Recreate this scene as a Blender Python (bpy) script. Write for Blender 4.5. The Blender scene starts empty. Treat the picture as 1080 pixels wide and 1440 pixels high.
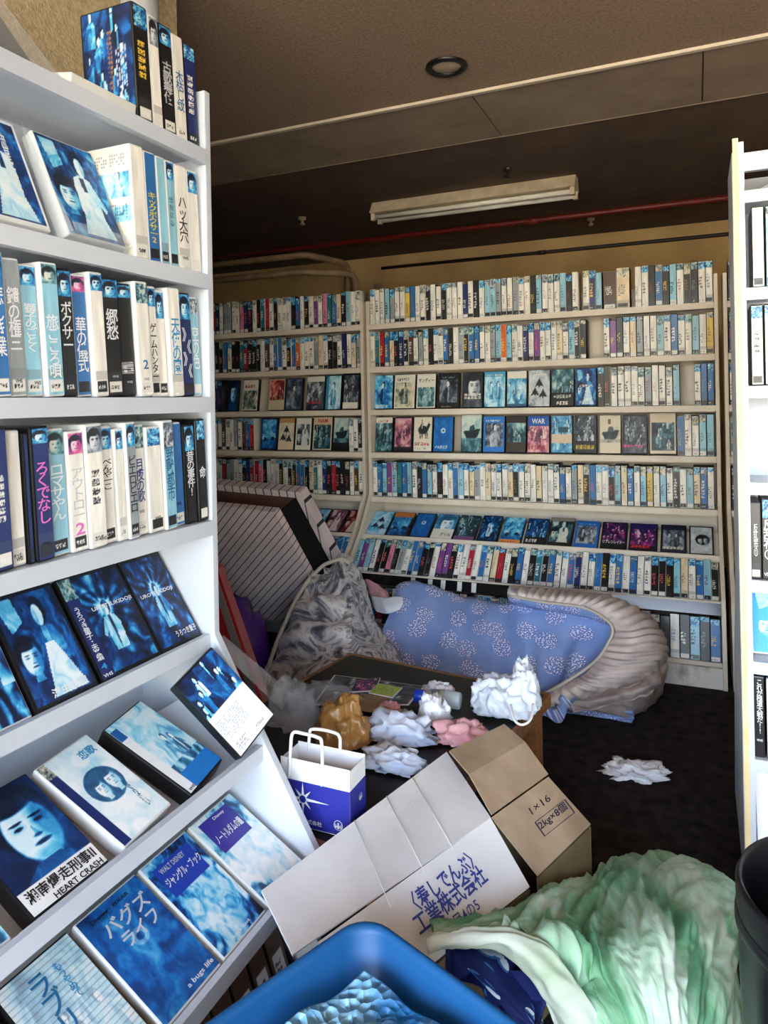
import bpy, bmesh, math, random
import numpy as np
from mathutils import Vector, Matrix, noise as mnoise

# ------------------------------------------------------------------ camera, light, exposure
scene = bpy.context.scene
C = scene.collection
YAW, FPX, PX0, PY0, ROLL, CAMH = math.radians(23.5), 1010.0, 540.0, 565.0, 0.0186, 1.24
cam_d = bpy.data.cameras.new('camera'); cam = bpy.data.objects.new('camera', cam_d); C.objects.link(cam)
cam_d.sensor_width = 36; cam_d.lens = FPX / 1440 * 36; cam_d.shift_y = -(720 - PY0) / 1440
cam_d.clip_start = 0.02
cam.matrix_world = (Matrix.Translation((0, 0, CAMH)) @ Matrix.Rotation(YAW, 4, 'Z')
                    @ Matrix.Rotation(math.pi / 2, 4, 'X') @ Matrix.Rotation(-math.atan(ROLL), 4, 'Z'))
scene.camera = cam
vs = scene.view_settings
vs.view_transform = 'Standard'; vs.look = 'None'; vs.gamma = 1.0; vs.use_curve_mapping = False
vs.exposure = 1.3
scene.cycles.use_denoising = True
scene.cycles.max_bounces = 10
scene.cycles.diffuse_bounces = 6

world = bpy.data.worlds.new('sky'); scene.world = world; world.use_nodes = True
wn = world.node_tree.nodes; wl = world.node_tree.links
sky = wn.new('ShaderNodeTexSky'); sky.sky_type = 'NISHITA'; sky.sun_disc = False
sky.sun_elevation = math.radians(58); sky.sun_rotation = math.radians(200); sky.air_density = 1.2; sky.dust_density = 2.0
wl.new(sky.outputs[0], wn['Background'].inputs[0]); wn['Background'].inputs[1].default_value = 1.0
sun_d = bpy.data.lights.new('sun', 'SUN'); sun = bpy.data.objects.new('sun', sun_d); C.objects.link(sun)
sun_d.energy = 20; sun_d.angle = math.radians(0.6); sun_d.color = (1.0, 0.93, 0.82)
sun.rotation_euler = (math.radians(30), 0, math.radians(-14))   # high sun behind the camera, lights the forecourt
port_d = bpy.data.lights.new('opening_portal', 'AREA'); port = bpy.data.objects.new('opening_portal', port_d); C.objects.link(port)
port_d.shape = 'RECTANGLE'; port_d.size = 8.2; port_d.size_y = 2.5; port_d.cycles.is_portal = True
port.location = (-.5, -2.58, 1.25); port.rotation_euler = (math.radians(90), 0, 0)
# ------------------------------------------------------------------ pixel -> place
def ray(px, py):
    x, y = px - PX0, py - PY0
    u, v = (x - ROLL * y) / FPX, -(y + ROLL * x) / FPX
    return Vector((-math.sin(YAW) + u * math.cos(YAW), math.cos(YAW) + u * math.sin(YAW), v))
def P(px, py, z=None, Y=None, X=None):
    r = ray(px, py)
    t = (z - CAMH) / r.z if z is not None else (Y / r.y if Y is not None else X / r.x)
    return Vector((0, 0, CAMH)) + r * t

# ------------------------------------------------------------------ materials
def s2l(c): return tuple(((v / 255) / 12.92 if v / 255 <= .04045 else ((v / 255 + .055) / 1.055) ** 2.4) for v in c)
def node_mat(name):
    m = bpy.data.materials.new(name); m.use_nodes = True
    nt = m.node_tree
    return m, nt.nodes, nt.links, nt.nodes['Principled BSDF']
def coord(N, L, kind='Object', scale=(1, 1, 1)):
    t = N.new('ShaderNodeTexCoord'); mp = N.new('ShaderNodeMapping'); mp.inputs['Scale'].default_value = scale
    L.new(t.outputs[kind], mp.inputs[0]); return mp.outputs[0]
def tex_noise(N, L, co, scale, detail=4, rough=.55, dist=0.0):
    n = N.new('ShaderNodeTexNoise'); n.inputs['Scale'].default_value = scale; n.inputs['Detail'].default_value = detail
    n.inputs['Roughness'].default_value = rough; n.inputs['Distortion'].default_value = dist
    L.new(co, n.inputs['Vector']); return n.outputs[0]
def ramp(N, L, fac, stops, interp='LINEAR'):
    r = N.new('ShaderNodeValToRGB'); r.color_ramp.interpolation = interp
    els = r.color_ramp.elements
    while len(els) < len(stops): els.new(.5)
    for e, (p, c) in zip(els, stops): e.position = p; e.color = (*s2l(c), 1)
    L.new(fac, r.inputs[0]); return r.outputs[0]
def bump(N, L, h, bsdf, strength=.3, dist=.01):
    b = N.new('ShaderNodeBump'); b.inputs['Strength'].default_value = strength; b.inputs['Distance'].default_value = dist
    L.new(h, b.inputs['Height']); L.new(b.outputs[0], bsdf.inputs['Normal'])
def mix(N, L, fac, a, b):
    m = N.new('ShaderNodeMix'); m.data_type = 'RGBA'
    L.new(fac, m.inputs[0]) if not isinstance(fac, (int, float)) else setattr(m.inputs[0], 'default_value', fac)
    for i, v in ((6, a), (7, b)):
        if isinstance(v, tuple): m.inputs[i].default_value = (*s2l(v), 1)
        else: L.new(v, m.inputs[i])
    return m.outputs[2]
def mathn(N, L, op, a, b=None):
    m = N.new('ShaderNodeMath'); m.operation = op
    for i, v in ((0, a), (1, b)):
        if v is None: continue
        if isinstance(v, (int, float)): m.inputs[i].default_value = v
        else: L.new(v, m.inputs[i])
    return m.outputs[0]
def simple(name, c, rough=.5, c2=None, scale=8, bmp=0, bscale=60, metal=0, kind='Object', stretch=(1, 1, 1), detail=4, spec=.5, lo=.35, hi=.7):
    m, N, L, B = node_mat(name)
    co = coord(N, L, kind, stretch)
    c2 = c2 or tuple(max(0, v * .9) for v in c)
    L.new(ramp(N, L, tex_noise(N, L, co, scale, detail), [(lo, c), (hi, c2)]), B.inputs['Base Color'])
    B.inputs['Roughness'].default_value = rough; B.inputs['Metallic'].default_value = metal
    B.inputs['Specular IOR Level'].default_value = spec
    if bmp: bump(N, L, tex_noise(N, L, co, bscale, 5), B, bmp, .004)
    return m
M = {}
M['rack_cream'] = simple('rack_cream', (226, 214, 196), .45, (212, 198, 178), 6)
M['rack_white'] = simple('rack_white', (204, 210, 218), .42, (192, 198, 208), 5)
M['rack_edge'] = simple('rack_edge', (232, 212, 165), .5, (214, 190, 140), 12)
M['rack_black'] = simple('rack_black', (14, 13, 16), .16, (22, 20, 22), 10)
M['plinth'] = simple('plinth', (222, 214, 202), .55, (120, 84, 58), 7, lo=.55, hi=.72)
M['black_plastic'] = simple('black_plastic', (16, 16, 18), .35)
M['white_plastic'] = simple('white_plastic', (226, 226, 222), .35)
M['grey_plastic'] = simple('grey_plastic', (120, 124, 128), .35)
M['carpet'] = simple('carpet', (56, 49, 47), .95, (30, 26, 26), 22, bmp=.9, bscale=260, detail=8, spec=.1)
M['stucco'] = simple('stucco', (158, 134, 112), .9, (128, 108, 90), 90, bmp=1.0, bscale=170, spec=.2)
M['stucco_wall'] = simple('stucco_wall', (188, 172, 138), .9, (160, 144, 112), 60, bmp=1.0, bscale=150, spec=.2)
M['board'] = simple('board', (150, 132, 112), .85, (130, 112, 95), 5, spec=.2)
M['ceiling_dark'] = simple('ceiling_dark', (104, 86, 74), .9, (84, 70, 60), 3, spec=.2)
M['wall_ochre'] = simple('wall_ochre', (206, 176, 122), .9, (182, 152, 104), 2.5, spec=.2)
M['wall_plain'] = simple('wall_plain', (150, 136, 116), .9, spec=.2)
M['trim_cream'] = simple('trim_cream', (214, 200, 176), .6)
M['pipe_white'] = simple('pipe_white', (215, 205, 188), .5, (180, 168, 150), 6)
M['pipe_brown'] = simple('pipe_brown', (176, 150, 118), .5, (134, 112, 88), 9)
M['conduit'] = simple('conduit', (40, 30, 24), .5)
M['pipe_red'] = simple('pipe_red', (110, 28, 20), .5)
M['tube'] = simple('tube', (235, 230, 215), .3)
M['lamp_paint'] = simple('lamp_paint', (222, 208, 178), .45, (190, 170, 135), 10)
M['dark_metal'] = simple('dark_metal', (18, 17, 17), .4)
M['reflector'] = simple('reflector', (178, 160, 134), .3)
M['concrete'] = simple('concrete', (214, 204, 186), .9, (196, 186, 168), 3)
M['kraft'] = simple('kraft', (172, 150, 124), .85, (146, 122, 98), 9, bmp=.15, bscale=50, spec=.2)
M['kraft_dark'] = simple('kraft_dark', (120, 104, 74), .9, (96, 82, 56), 9, spec=.2)  # shade on the box's lower walls put into the kraft colour
M['ink_blue'] = simple('ink_blue', (48, 62, 140), .6)
M['ink_dark'] = simple('ink_dark', (22, 20, 60), .6)
M['ink_black'] = simple('ink_black', (14, 14, 18), .5)
M['ink_white'] = simple('ink_white', (240, 242, 244), .4)
M['ink_pink'] = simple('ink_pink', (235, 120, 205), .4)
M['ink_cyan'] = simple('ink_cyan', (40, 150, 205), .4)
M['ink_red'] = simple('ink_red', (205, 50, 70), .4)
M['ink_yellow'] = simple('ink_yellow', (235, 205, 70), .4)
M['ink_teal'] = simple('ink_teal', (30, 110, 160), .4)
M['ink_grey'] = simple('ink_grey', (205, 208, 212), .4)
M['paper_white'] = simple('paper_white', (236, 236, 236), .7, (222, 222, 226), 10)
M['paper_blue'] = simple('paper_blue', (36, 40, 150), .55, (30, 34, 130), 10)
M['table_top'] = simple('table_top', (20, 16, 16), .42, (32, 27, 26), 14, detail=8, spec=.3)
M['wood'] = simple('wood', (150, 98, 54), .55, (112, 70, 36), 7, stretch=(1, 9, 9))
M['tissue'] = simple('tissue', (242, 242, 244), .8, (226, 228, 234), 20, bmp=.4, bscale=40)
M['cloth_white'] = simple('cloth_white', (222, 226, 236), .8, (178, 190, 214), 16, bmp=.4, bscale=40)
M['cloth_pink'] = simple('cloth_pink', (224, 168, 170), .85, (196, 138, 148), 14, bmp=.4, bscale=40)
M['cloth_grey'] = simple('cloth_grey', (150, 150, 158), .85, (104, 104, 114), 14, bmp=.4, bscale=40)
M['piping'] = simple('piping', (196, 184, 168), .8)
M['red_vinyl'] = simple('red_vinyl', (165, 28, 34), .35)
M['grey_band'] = simple('grey_band', (120, 112, 110), .5)
M['purple_vinyl'] = simple('purple_vinyl', (72, 26, 118), .25, (58, 20, 100), 6, bmp=.3, bscale=14)
M['yellow'] = simple('yellow', (190, 150, 30), .5, (60, 46, 20), 12)
M['brown_wood'] = simple('brown_wood', (84, 40, 26), .5, (62, 28, 18), 7, stretch=(1, 8, 8))
M['bin_blue'] = simple('bin_blue', (8, 84, 140), .5, (6, 72, 124), 4, bmp=.05, bscale=30)
M['bin_black'] = simple('bin_black', (13, 13, 17), .4)
M['glass_label'] = simple('glass_label', (196, 186, 120), .4, (60, 80, 130), 30)
M['cap_blue'] = simple('cap_blue', (24, 66, 190), .35)

def glassy(name, c, alpha, rough=.12, bmp=0, bscale=20):
    m, N, L, B = node_mat(name)
    B.inputs['Base Color'].default_value = (*s2l(c), 1); B.inputs['Roughness'].default_value = rough
    tr = N.new('ShaderNodeBsdfTransparent'); mx = N.new('ShaderNodeMixShader'); mx.inputs[0].default_value = alpha
    tr.inputs[0].default_value = (1, 1, 1, 1)
    L.new(tr.outputs[0], mx.inputs[1]); L.new(B.outputs[0], mx.inputs[2]); L.new(mx.outputs[0], N['Material Output'].inputs[0])
    if bmp: bump(N, L, tex_noise(N, L, coord(N, L), bscale, 4), B, bmp, .004)
    return m
M['clear'] = glassy('clear_plastic', (225, 235, 242), .16, .08)
M['film'] = glassy('plastic_film', (225, 230, 236), .24, .15, .8, 30)
M['bag_white'] = glassy('white_polythene', (228, 236, 246), .82, .3, .5, 25)
M['bag_brown'] = glassy('brown_polythene', (176, 128, 70), .88, .3, .5, 25)
M['glass'] = glassy('bottle_glass', (206, 220, 222), .45, .05)

# print: colours come from the mesh
def print_mat(name, rough, coat):
    m, N, L, B = node_mat(name)
    a = N.new('ShaderNodeAttribute'); a.attribute_name = 'Col'
    L.new(a.outputs['Color'], B.inputs['Base Color']); B.inputs['Roughness'].default_value = rough
    B.inputs['Coat Weight'].default_value = coat; B.inputs['Coat Roughness'].default_value = .12
    return m
M['print'] = print_mat('print_gloss', .45, .25)
M['print_far'] = print_mat('print_worn', .5, .12)

def cardboard_white():
    m, N, L, B = node_mat('cardboard_white')
    co = coord(N, L)
    base = ramp(N, L, tex_noise(N, L, co, 5), [(.35, (226, 224, 222)), (.7, (206, 202, 200))])
    stain = ramp(N, L, tex_noise(N, L, co, 3.2, 6, .65), [(.60, (0, 0, 0)), (.72, (255, 255, 255))])
    L.new(mix(N, L, mathn(N, L, 'MULTIPLY', stain, .7), base, (150, 112, 74)), B.inputs['Base Color'])
    B.inputs['Roughness'].default_value = .75
    w = N.new('ShaderNodeTexWave'); w.inputs['Scale'].default_value = 38; L.new(co, w.inputs['Vector'])
    bump(N, L, w.outputs[0], B, .12, .002)
    return m
M['card_white'] = cardboard_white()

def floral(name, base, base2, dots, dots2, cells=9.0, fine=80.0, r0=.30):
    m, N, L, B = node_mat(name)
    uv = coord(N, L, 'UV')
    b = ramp(N, L, tex_noise(N, L, uv, 6), [(.3, base), (.7, base2)])
    v1 = N.new('ShaderNodeTexVoronoi'); v1.voronoi_dimensions = '2D'; v1.inputs['Scale'].default_value = cells; v1.inputs['Randomness'].default_value = .75; L.new(uv, v1.inputs['Vector'])
    v2 = N.new('ShaderNodeTexVoronoi'); v2.voronoi_dimensions = '2D'; v2.inputs['Scale'].default_value = fine; L.new(uv, v2.inputs['Vector'])
    near = mathn(N, L, 'LESS_THAN', v1.outputs['Distance'], r0)
    d = mathn(N, L, 'LESS_THAN', v2.outputs['Distance'], .34)
    ring = mathn(N, L, 'SUBTRACT', mathn(N, L, 'LESS_THAN', v2.outputs['Distance'], .52), d)
    c = mix(N, L, mathn(N, L, 'MULTIPLY', mathn(N, L, 'MULTIPLY', near, ring), .8), b, dots2)
    c = mix(N, L, mathn(N, L, 'MULTIPLY', near, d), c, dots)
    L.new(c, B.inputs['Base Color']); B.inputs['Roughness'].default_value = .75; B.inputs['Specular IOR Level'].default_value = .25
    bump(N, L, tex_noise(N, L, uv, 16, 4), B, .5, .012)
    return m
M['quilt_blue'] = floral('quilt_blue', (146, 168, 212), (120, 146, 204), (232, 232, 246), (84, 84, 160), 8.5, 105.0, .36)
M['navy_floral'] = floral('navy_floral', (22, 36, 98), (16, 28, 80), (214, 226, 240), (60, 120, 190), 11, 34, .26)

def grey_floral():
    m, N, L, B = node_mat('quilt_grey')
    uv = coord(N, L, 'UV')
    n = tex_noise(N, L, uv, 5.5, 6, .6, 2.2)
    c = ramp(N, L, n, [(.32, (30, 30, 38)), (.42, (96, 96, 108)), (.49, (196, 192, 192)), (.57, (232, 224, 214)), (.63, (110, 112, 120)), (.72, (180, 176, 178))])
    L.new(c, B.inputs['Base Color']); B.inputs['Roughness'].default_value = .6; B.inputs['Sheen Weight'].default_value = .2
    bump(N, L, tex_noise(N, L, uv, 12, 4, .5, 1.0), B, .5, .012)
    return m
M['quilt_grey'] = grey_floral()
M['lining'] = simple('quilt_lining', (214, 196, 184), .8, (176, 160, 156), 9, kind='UV', bmp=.5, bscale=18, spec=.2)
M['lining_dirty'] = simple('quilt_lining_dirty', (190, 172, 162), .85, (128, 112, 112), 7, kind='UV', bmp=.5, bscale=22, spec=.2)

def green_sheet():
    m, N, L, B = node_mat('sheet_green')
    uv = coord(N, L, 'UV', (2.2, 1, 1))
    n = tex_noise(N, L, uv, 3.0, 5, .6, .6)
    c = ramp(N, L, n, [(.28, (70, 128, 100)), (.42, (112, 166, 128)), (.54, (176, 206, 182)), (.66, (216, 224, 214)), (.78, (130, 178, 138))])
    L.new(c, B.inputs['Base Color']); B.inputs['Roughness'].default_value = .7; B.inputs['Specular IOR Level'].default_value = .25
    bump(N, L, tex_noise(N, L, uv, 14, 5), B, .45, .012)
    return m
M['sheet_green'] = green_sheet()
M['sheet_edge'] = simple('sheet_edge', (216, 222, 214), .75, (168, 200, 160), 8, kind='UV', bmp=.4, bscale=20)

def bubble():
    m, N, L, B = node_mat('bubble_wrap')
    co = coord(N, L)
    v = N.new('ShaderNodeTexVoronoi'); v.inputs['Scale'].default_value = 62; L.new(co, v.inputs['Vector'])
    L.new(ramp(N, L, tex_noise(N, L, co, 10), [(.35, (46, 136, 206)), (.62, (150, 208, 236))]), B.inputs['Base Color'])
    B.inputs['Roughness'].default_value = .14; B.inputs['Coat Weight'].default_value = .6
    bump(N, L, v.outputs['Distance'], B, .9, .02)
    return m
M['bubble'] = bubble()

def stripes():
    m, N, L, B = node_mat('striped_cloth')
    t = N.new('ShaderNodeUVMap'); sp = N.new('ShaderNodeSeparateXYZ'); L.new(t.outputs[0], sp.inputs[0])
    fr = mathn(N, L, 'FRACT', sp.outputs[0])
    line = mathn(N, L, 'LESS_THAN', fr, .13)
    co = coord(N, L)
    b = ramp(N, L, tex_noise(N, L, co, 4), [(.35, (226, 208, 204)), (.7, (196, 176, 178))])
    L.new(mix(N, L, line, b, (28, 26, 34)), B.inputs['Base Color']); B.inputs['Roughness'].default_value = .7
    return m
M['stripes'] = stripes()
M['jacket'] = simple('jacket', (66, 54, 36), .2, (16, 30, 38), 9, stretch=(1, 1, 6))
M['matte_black'] = simple('matte_black', (12, 11, 13), .8, spec=.2)

# ------------------------------------------------------------------ object helpers
def tag(o, label=None, cat=None, group=None, kind=None):
    if label: o['label'] = label
    if cat: o['category'] = cat
    if group: o['group'] = group
    if kind: o['kind'] = kind
    return o
def link(name, me, parent=None, mw=None):
    o = bpy.data.objects.new(name, me); C.objects.link(o)
    if parent is not None: o.parent = parent
    if mw is not None: o.matrix_world = mw if parent is None else o.matrix_world
    return o
def empty(name, mw, label, cat, group=None):
    o = bpy.data.objects.new(name, None); C.objects.link(o); o.empty_display_size = .05
    o.matrix_world = mw if isinstance(mw, Matrix) else Matrix.Translation(mw)
    return tag(o, label, cat, group)
class MB:
    def __init__(s): s.v, s.f, s.m = [], [], []
    def quad(s, pts, m=0):
        k = len(s.v); s.v += [tuple(p) for p in pts]; s.f.append(tuple(range(k, k + len(pts)))); s.m.append(m); return s
    def box(s, a, b, m=0, mat=None):
        (x0, y0, z0), (x1, y1, z1) = a, b
        P8 = [Vector(p) for p in ((x0, y0, z0), (x1, y0, z0), (x1, y1, z0), (x0, y1, z0), (x0, y0, z1), (x1, y0, z1), (x1, y1, z1), (x0, y1, z1))]
        if mat: P8 = [mat @ p for p in P8]
        k = len(s.v); s.v += [tuple(p) for p in P8]
        for q in ((0, 3, 2, 1), (4, 5, 6, 7), (0, 1, 5, 4), (1, 2, 6, 5), (2, 3, 7, 6), (3, 0, 4, 7)):
            s.f.append(tuple(k + i for i in q)); s.m.append(m)
        return s
    def prism(s, poly, d, m=0):           # polygon (list of 3d points) extruded by vector d
        n = len(poly); k = len(s.v); d = Vector(d)
        s.v += [tuple(p) for p in poly] + [tuple(Vector(p) + d) for p in poly]
        s.f.append(tuple(range(k + n - 1, k - 1, -1))); s.m.append(m); s.f.append(tuple(range(k + n, k + 2 * n))); s.m.append(m)
        for i in range(n):
            j = (i + 1) % n; s.f.append((k + i, k + j, k + n + j, k + n + i)); s.m.append(m)
        return s
    def tube(s, path, r, n=10, m=0, cap=True):
        path = [Vector(p) for p in path]; k = len(s.v); a = None
        for i, p in enumerate(path):
            t = (path[min(i + 1, len(path) - 1)] - path[max(i - 1, 0)]).normalized()
            a = (t.cross(Vector((0, 0, 1)) if abs(t.z) < .9 else Vector((1, 0, 0))) if a is None else a - t * a.dot(t)).normalized(); b = t.cross(a)
            rr = r[i] if isinstance(r, (list, tuple)) else r
            for j in range(n):
                th = 2 * math.pi * j / n; s.v.append(tuple(p + a * rr * math.cos(th) + b * rr * math.sin(th)))
        for i in range(len(path) - 1):
            for j in range(n):
                j2 = (j + 1) % n; s.f.append((k + i * n + j, k + i * n + j2, k + (i + 1) * n + j2, k + (i + 1) * n + j)); s.m.append(m)
        if cap:
            s.f.append(tuple(k + j for j in range(n - 1, -1, -1))); s.m.append(m)
            e = k + (len(path) - 1) * n; s.f.append(tuple(e + j for j in range(n))); s.m.append(m)
        return s
    def build(s, name, mats, parent=None, smooth=False, bevel=0, mw=None):
        me = bpy.data.meshes.new(name); me.from_pydata(s.v, [], s.f)
        for mt in (mats if isinstance(mats, (list, tuple)) else [mats]): me.materials.append(mt)
        me.polygons.foreach_set('material_index', s.m)
        bm = bmesh.new(); bm.from_mesh(me)
        bmesh.ops.recalc_face_normals(bm, faces=bm.faces)
        if bevel: bmesh.ops.bevel(bm, geom=list(bm.edges), offset=bevel, segments=2, affect='EDGES', profile=.6)
        bm.to_mesh(me); bm.free()
        if smooth: me.polygons.foreach_set('use_smooth', [True] * len(me.polygons))
        return link(name, me, parent, mw)

def crom(p0, p1, p2, p3, t):
    return .5 * ((2 * p1) + (-p0 + p2) * t + (2 * p0 - 5 * p1 + 4 * p2 - p3) * t * t + (-p0 + 3 * p1 - 3 * p2 + p3) * t ** 3)
def resample(arr, n):        # arr (k, ..., 3) along axis 0
    k = len(arr); out = []
    for i in range(n):
        x = i / (n - 1) * (k - 1); j = min(int(x), k - 2); t = x - j
        out.append(crom(arr[max(j - 1, 0)], arr[j], arr[j + 1], arr[min(j + 2, k - 1)], t))
    return np.array(out)
def patch(name, ctrl, nu, nv, mat, parent=None, thick=.02, disp=None, uvs=1.0, zmin=None, vert=False, fix=None):
    """cloth built through a net of points; rows of ctrl are world points"""
    g = np.array([[tuple(p) for p in row] for row in ctrl], float)
    g = resample(g, nu); g = np.swapaxes(resample(np.swapaxes(g, 0, 1), nv), 0, 1)
    du = np.gradient(g, axis=0); dv = np.gradient(g, axis=1)
    n = np.cross(du, dv); n /= np.linalg.norm(n, axis=2, keepdims=True) + 1e-9
    eye = np.array([0, 0, CAMH]) - g
    if (n * eye).sum(2).mean() < 0: n = -n
    lu = np.concatenate([np.zeros((1, nv)), np.cumsum(np.linalg.norm(np.diff(g, axis=0), axis=2), 0)]); lv = np.concatenate([np.zeros((nu, 1)), np.cumsum(np.linalg.norm(np.diff(g, axis=1), axis=2), 1)], axis=1)
    lu = np.broadcast_to(lu.mean(1, keepdims=True), (nu, nv)); lv = np.broadcast_to(lv.mean(0, keepdims=True), (nu, nv))
    if disp is not None:
        D = np.array([[disp(lu[i, j], lv[i, j], i / (nu - 1), j / (nv - 1)) for j in range(nv)] for i in range(nu)])
        g = g + n * D[..., None]
    back = g - (np.array([0, 0, 1.0]) if vert else n) * thick
    if fix is not None:
        for arr, extra in ((g, .006 + thick * .5), (back, .005)):
            for q in arr.reshape(-1, 3): q[:] = fix(q, extra)
    if zmin is not None:
        g[..., 2] = np.maximum(g[..., 2], zmin + .004); back[..., 2] = np.maximum(back[..., 2], zmin)
    V = np.concatenate([g.reshape(-1, 3), back.reshape(-1, 3)]); K = nu * nv; F = []
    for i in range(nu - 1):
        for j in range(nv - 1):
            a = i * nv + j; F.append((a, a + 1, a + nv + 1, a + nv)); F.append((K + a, K + a + nv, K + a + nv + 1, K + a + 1))
    ring = [(0, j) for j in range(nv)] + [(i, nv - 1) for i in range(1, nu)] + [(nu - 1, j) for j in range(nv - 2, -1, -1)] + [(i, 0) for i in range(nu - 2, 0, -1)]
    for q in range(len(ring)):
        (i, j), (i2, j2) = ring[q], ring[(q + 1) % len(ring)]
        F.append((i * nv + j, K + i * nv + j, K + i2 * nv + j2, i2 * nv + j2))
    me = bpy.data.meshes.new(name); me.from_pydata(V.tolist(), [], F); me.materials.append(mat)
    uv = me.uv_layers.new(name='UVMap'); U = np.stack([lv.ravel(), lu.ravel()], 1) * uvs; U = np.concatenate([U, U])
    idx = np.empty(len(me.loops), int); me.loops.foreach_get('vertex_index', idx); uv.data.foreach_set('uv', U[idx].ravel())
    bm = bmesh.new(); bm.from_mesh(me); bmesh.ops.recalc_face_normals(bm, faces=bm.faces); bm.to_mesh(me); bm.free()
    me.polygons.foreach_set('use_smooth', [True] * len(me.polygons))
    o = bpy.data.objects.new(name, me); C.objects.link(o)
    if parent is not None:
        o.parent = parent; o.matrix_parent_inverse = parent.matrix_world.inverted()
    return o
def nz(x, y, z=0.0): return mnoise.noise(Vector((x, y, z)))
def crumple(name, center, size, mat, seed=0, amp=.35, freq=2.2, sub=4, rotz=0, parent=None, flat=.0):
    """a wad of cloth, paper or film sitting on its base; center is the middle of its base"""
    bm = bmesh.new(); bmesh.ops.create_icosphere(bm, subdivisions=sub, radius=1.0)
    off = Vector((seed * 7.3, seed * 3.1, seed * 1.7))
    for v in bm.verts:
        d = v.co.normalized()
        q = d * freq + off
        d1, _ = mnoise.voronoi(q * 1.15); d2, _ = mnoise.voronoi(q * 2.6 + Vector((3, 1, 5)))
        rid = 1 - min(1, (d1[1] - d1[0]) * 1.9); rid2 = 1 - min(1, (d2[1] - d2[0]) * 2.0)
        k = .74 + amp * (.42 * rid ** 1.2 + .22 * rid2 ** 1.2) + .75 * amp * mnoise.noise(q * .9) + .3 * amp * mnoise.noise(q * 2.1) + .10 * amp * mnoise.noise(q * 7)
        w = Vector([mnoise.noise(q * 1.3 + Vector((19.1 * c_, 7.7, 3.3 * c_))) for c_ in (1, 2, 3)]) * amp * .35
        v.co = d * k + w
        if v.co.z < -flat: v.co.z = -flat + (v.co.z + flat) * .12
    zs = [v.co.z for v in bm.verts]; z0 = min(zs); h = max(zs) - z0
    R = Matrix.Rotation(rotz, 3, 'Z')
    for v in bm.verts:
        p = R @ Vector((v.co.x * size[0] / 2, v.co.y * size[1] / 2, 0)); v.co = Vector((p.x, p.y, (v.co.z - z0) / h * size[2]))
    me = bpy.data.meshes.new(name); bm.to_mesh(me); bm.free(); me.materials.append(mat)
    me.polygons.foreach_set('use_smooth', [True] * len(me.polygons))
    o = bpy.data.objects.new(name, me); C.objects.link(o)
    if parent is not None: o.parent = parent; o.matrix_parent_inverse = parent.matrix_world.inverted()
    o.location = center
    return o

# ------------------------------------------------------------------ lettering
_tc = {}
def text_raw(s, vertical, bold):
    k = (s, vertical, bold)
    if k not in _tc:
        cu = bpy.data.curves.new('t', 'FONT'); cu.body = '\n'.join(s) if vertical else s
        cu.align_x = 'CENTER'; cu.space_line = .82 if vertical else 1; cu.resolution_u = 2; cu.offset = bold
        ob = bpy.data.objects.new('t', cu); C.objects.link(ob)
        me = bpy.data.meshes.new_from_object(ob.evaluated_get(bpy.context.evaluated_depsgraph_get()))
        v = np.array([x.co[:2] for x in me.vertices]) if len(me.vertices) else np.zeros((1, 2)); f = [tuple(p.vertices) for p in me.polygons]
        bpy.data.objects.remove(ob); bpy.data.curves.remove(cu); bpy.data.meshes.remove(me)
        lo, hi = v.min(0), v.max(0); _tc[k] = ((v - lo) / (hi - lo + 1e-9), f)
    return _tc[k]
def lettering(name, s, frame, w, h, mat, parent, vertical=False, bold=.02):
    """flat print; frame is a parent-space matrix: x right, z up, -y out; text fills w x h from its corner"""
    v, f = text_raw(s, vertical, bold)
    me = bpy.data.meshes.new(name)
    me.from_pydata([tuple(frame @ Vector((x * w, 0, y * h))) for x, y in v], [], f); me.materials.append(mat)
    return link(name, me, parent)

# ------------------------------------------------------------------ printed pictures (flat print on covers and spines)
def fbm(h, w, rs, f=3, o=4):
    out = np.zeros((h, w)); a = 1; tot = 0
    for k in range(o):
        n = f * 2 ** k + 2; g = rs.rand(n, n)
        y = np.linspace(0, n - 1.001, h); x = np.linspace(0, n - 1.001, w); yi, xi = y.astype(int), x.astype(int)
        fy, fx = (y - yi)[:, None], (x - xi)[None]; fy = fy * fy * (3 - 2 * fy); fx = fx * fx * (3 - 2 * fx)
        out += a * (g[yi][:, xi] * (1 - fy) * (1 - fx) + g[yi + 1][:, xi] * fy * (1 - fx) + g[yi][:, xi + 1] * (1 - fy) * fx + g[yi + 1][:, xi + 1] * fy * fx)
        tot += a; a *= .5
    return out / tot
CY = [(3, 9, 26), (6, 44, 100), (14, 110, 182), (96, 196, 230), (236, 246, 250)]
PALS = {'cyan': CY, 'deep': [(2, 8, 24), (5, 44, 104), (12, 104, 184), (84, 186, 228), (232, 245, 250)],
        'pale': [(30, 70, 110), (70, 150, 196), (140, 208, 230), (206, 232, 240), (246, 248, 248)],
        'teal': [(8, 14, 20), (24, 54, 66), (60, 116, 130), (150, 190, 190), (232, 228, 210)],
        'cream': [(20, 26, 30), (60, 84, 92), (140, 150, 140), (214, 202, 172), (238, 228, 204)],
        'grey': [(10, 12, 18), (48, 54, 66), (108, 120, 134), (176, 186, 194), (230, 232, 230)],
        'mag': [(8, 6, 24), (40, 20, 80), (150, 40, 120), (226, 110, 160), (240, 224, 236)],
        'rose': [(30, 20, 40), (110, 60, 90), (200, 120, 140), (230, 180, 180), (240, 226, 220)],
        'warm': [(20, 10, 10), (90, 40, 24), (190, 110, 50), (230, 190, 120), (244, 234, 210)],
        'red': [(16, 6, 10), (70, 14, 24), (160, 40, 40), (214, 130, 110), (240, 224, 214)]}
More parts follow.
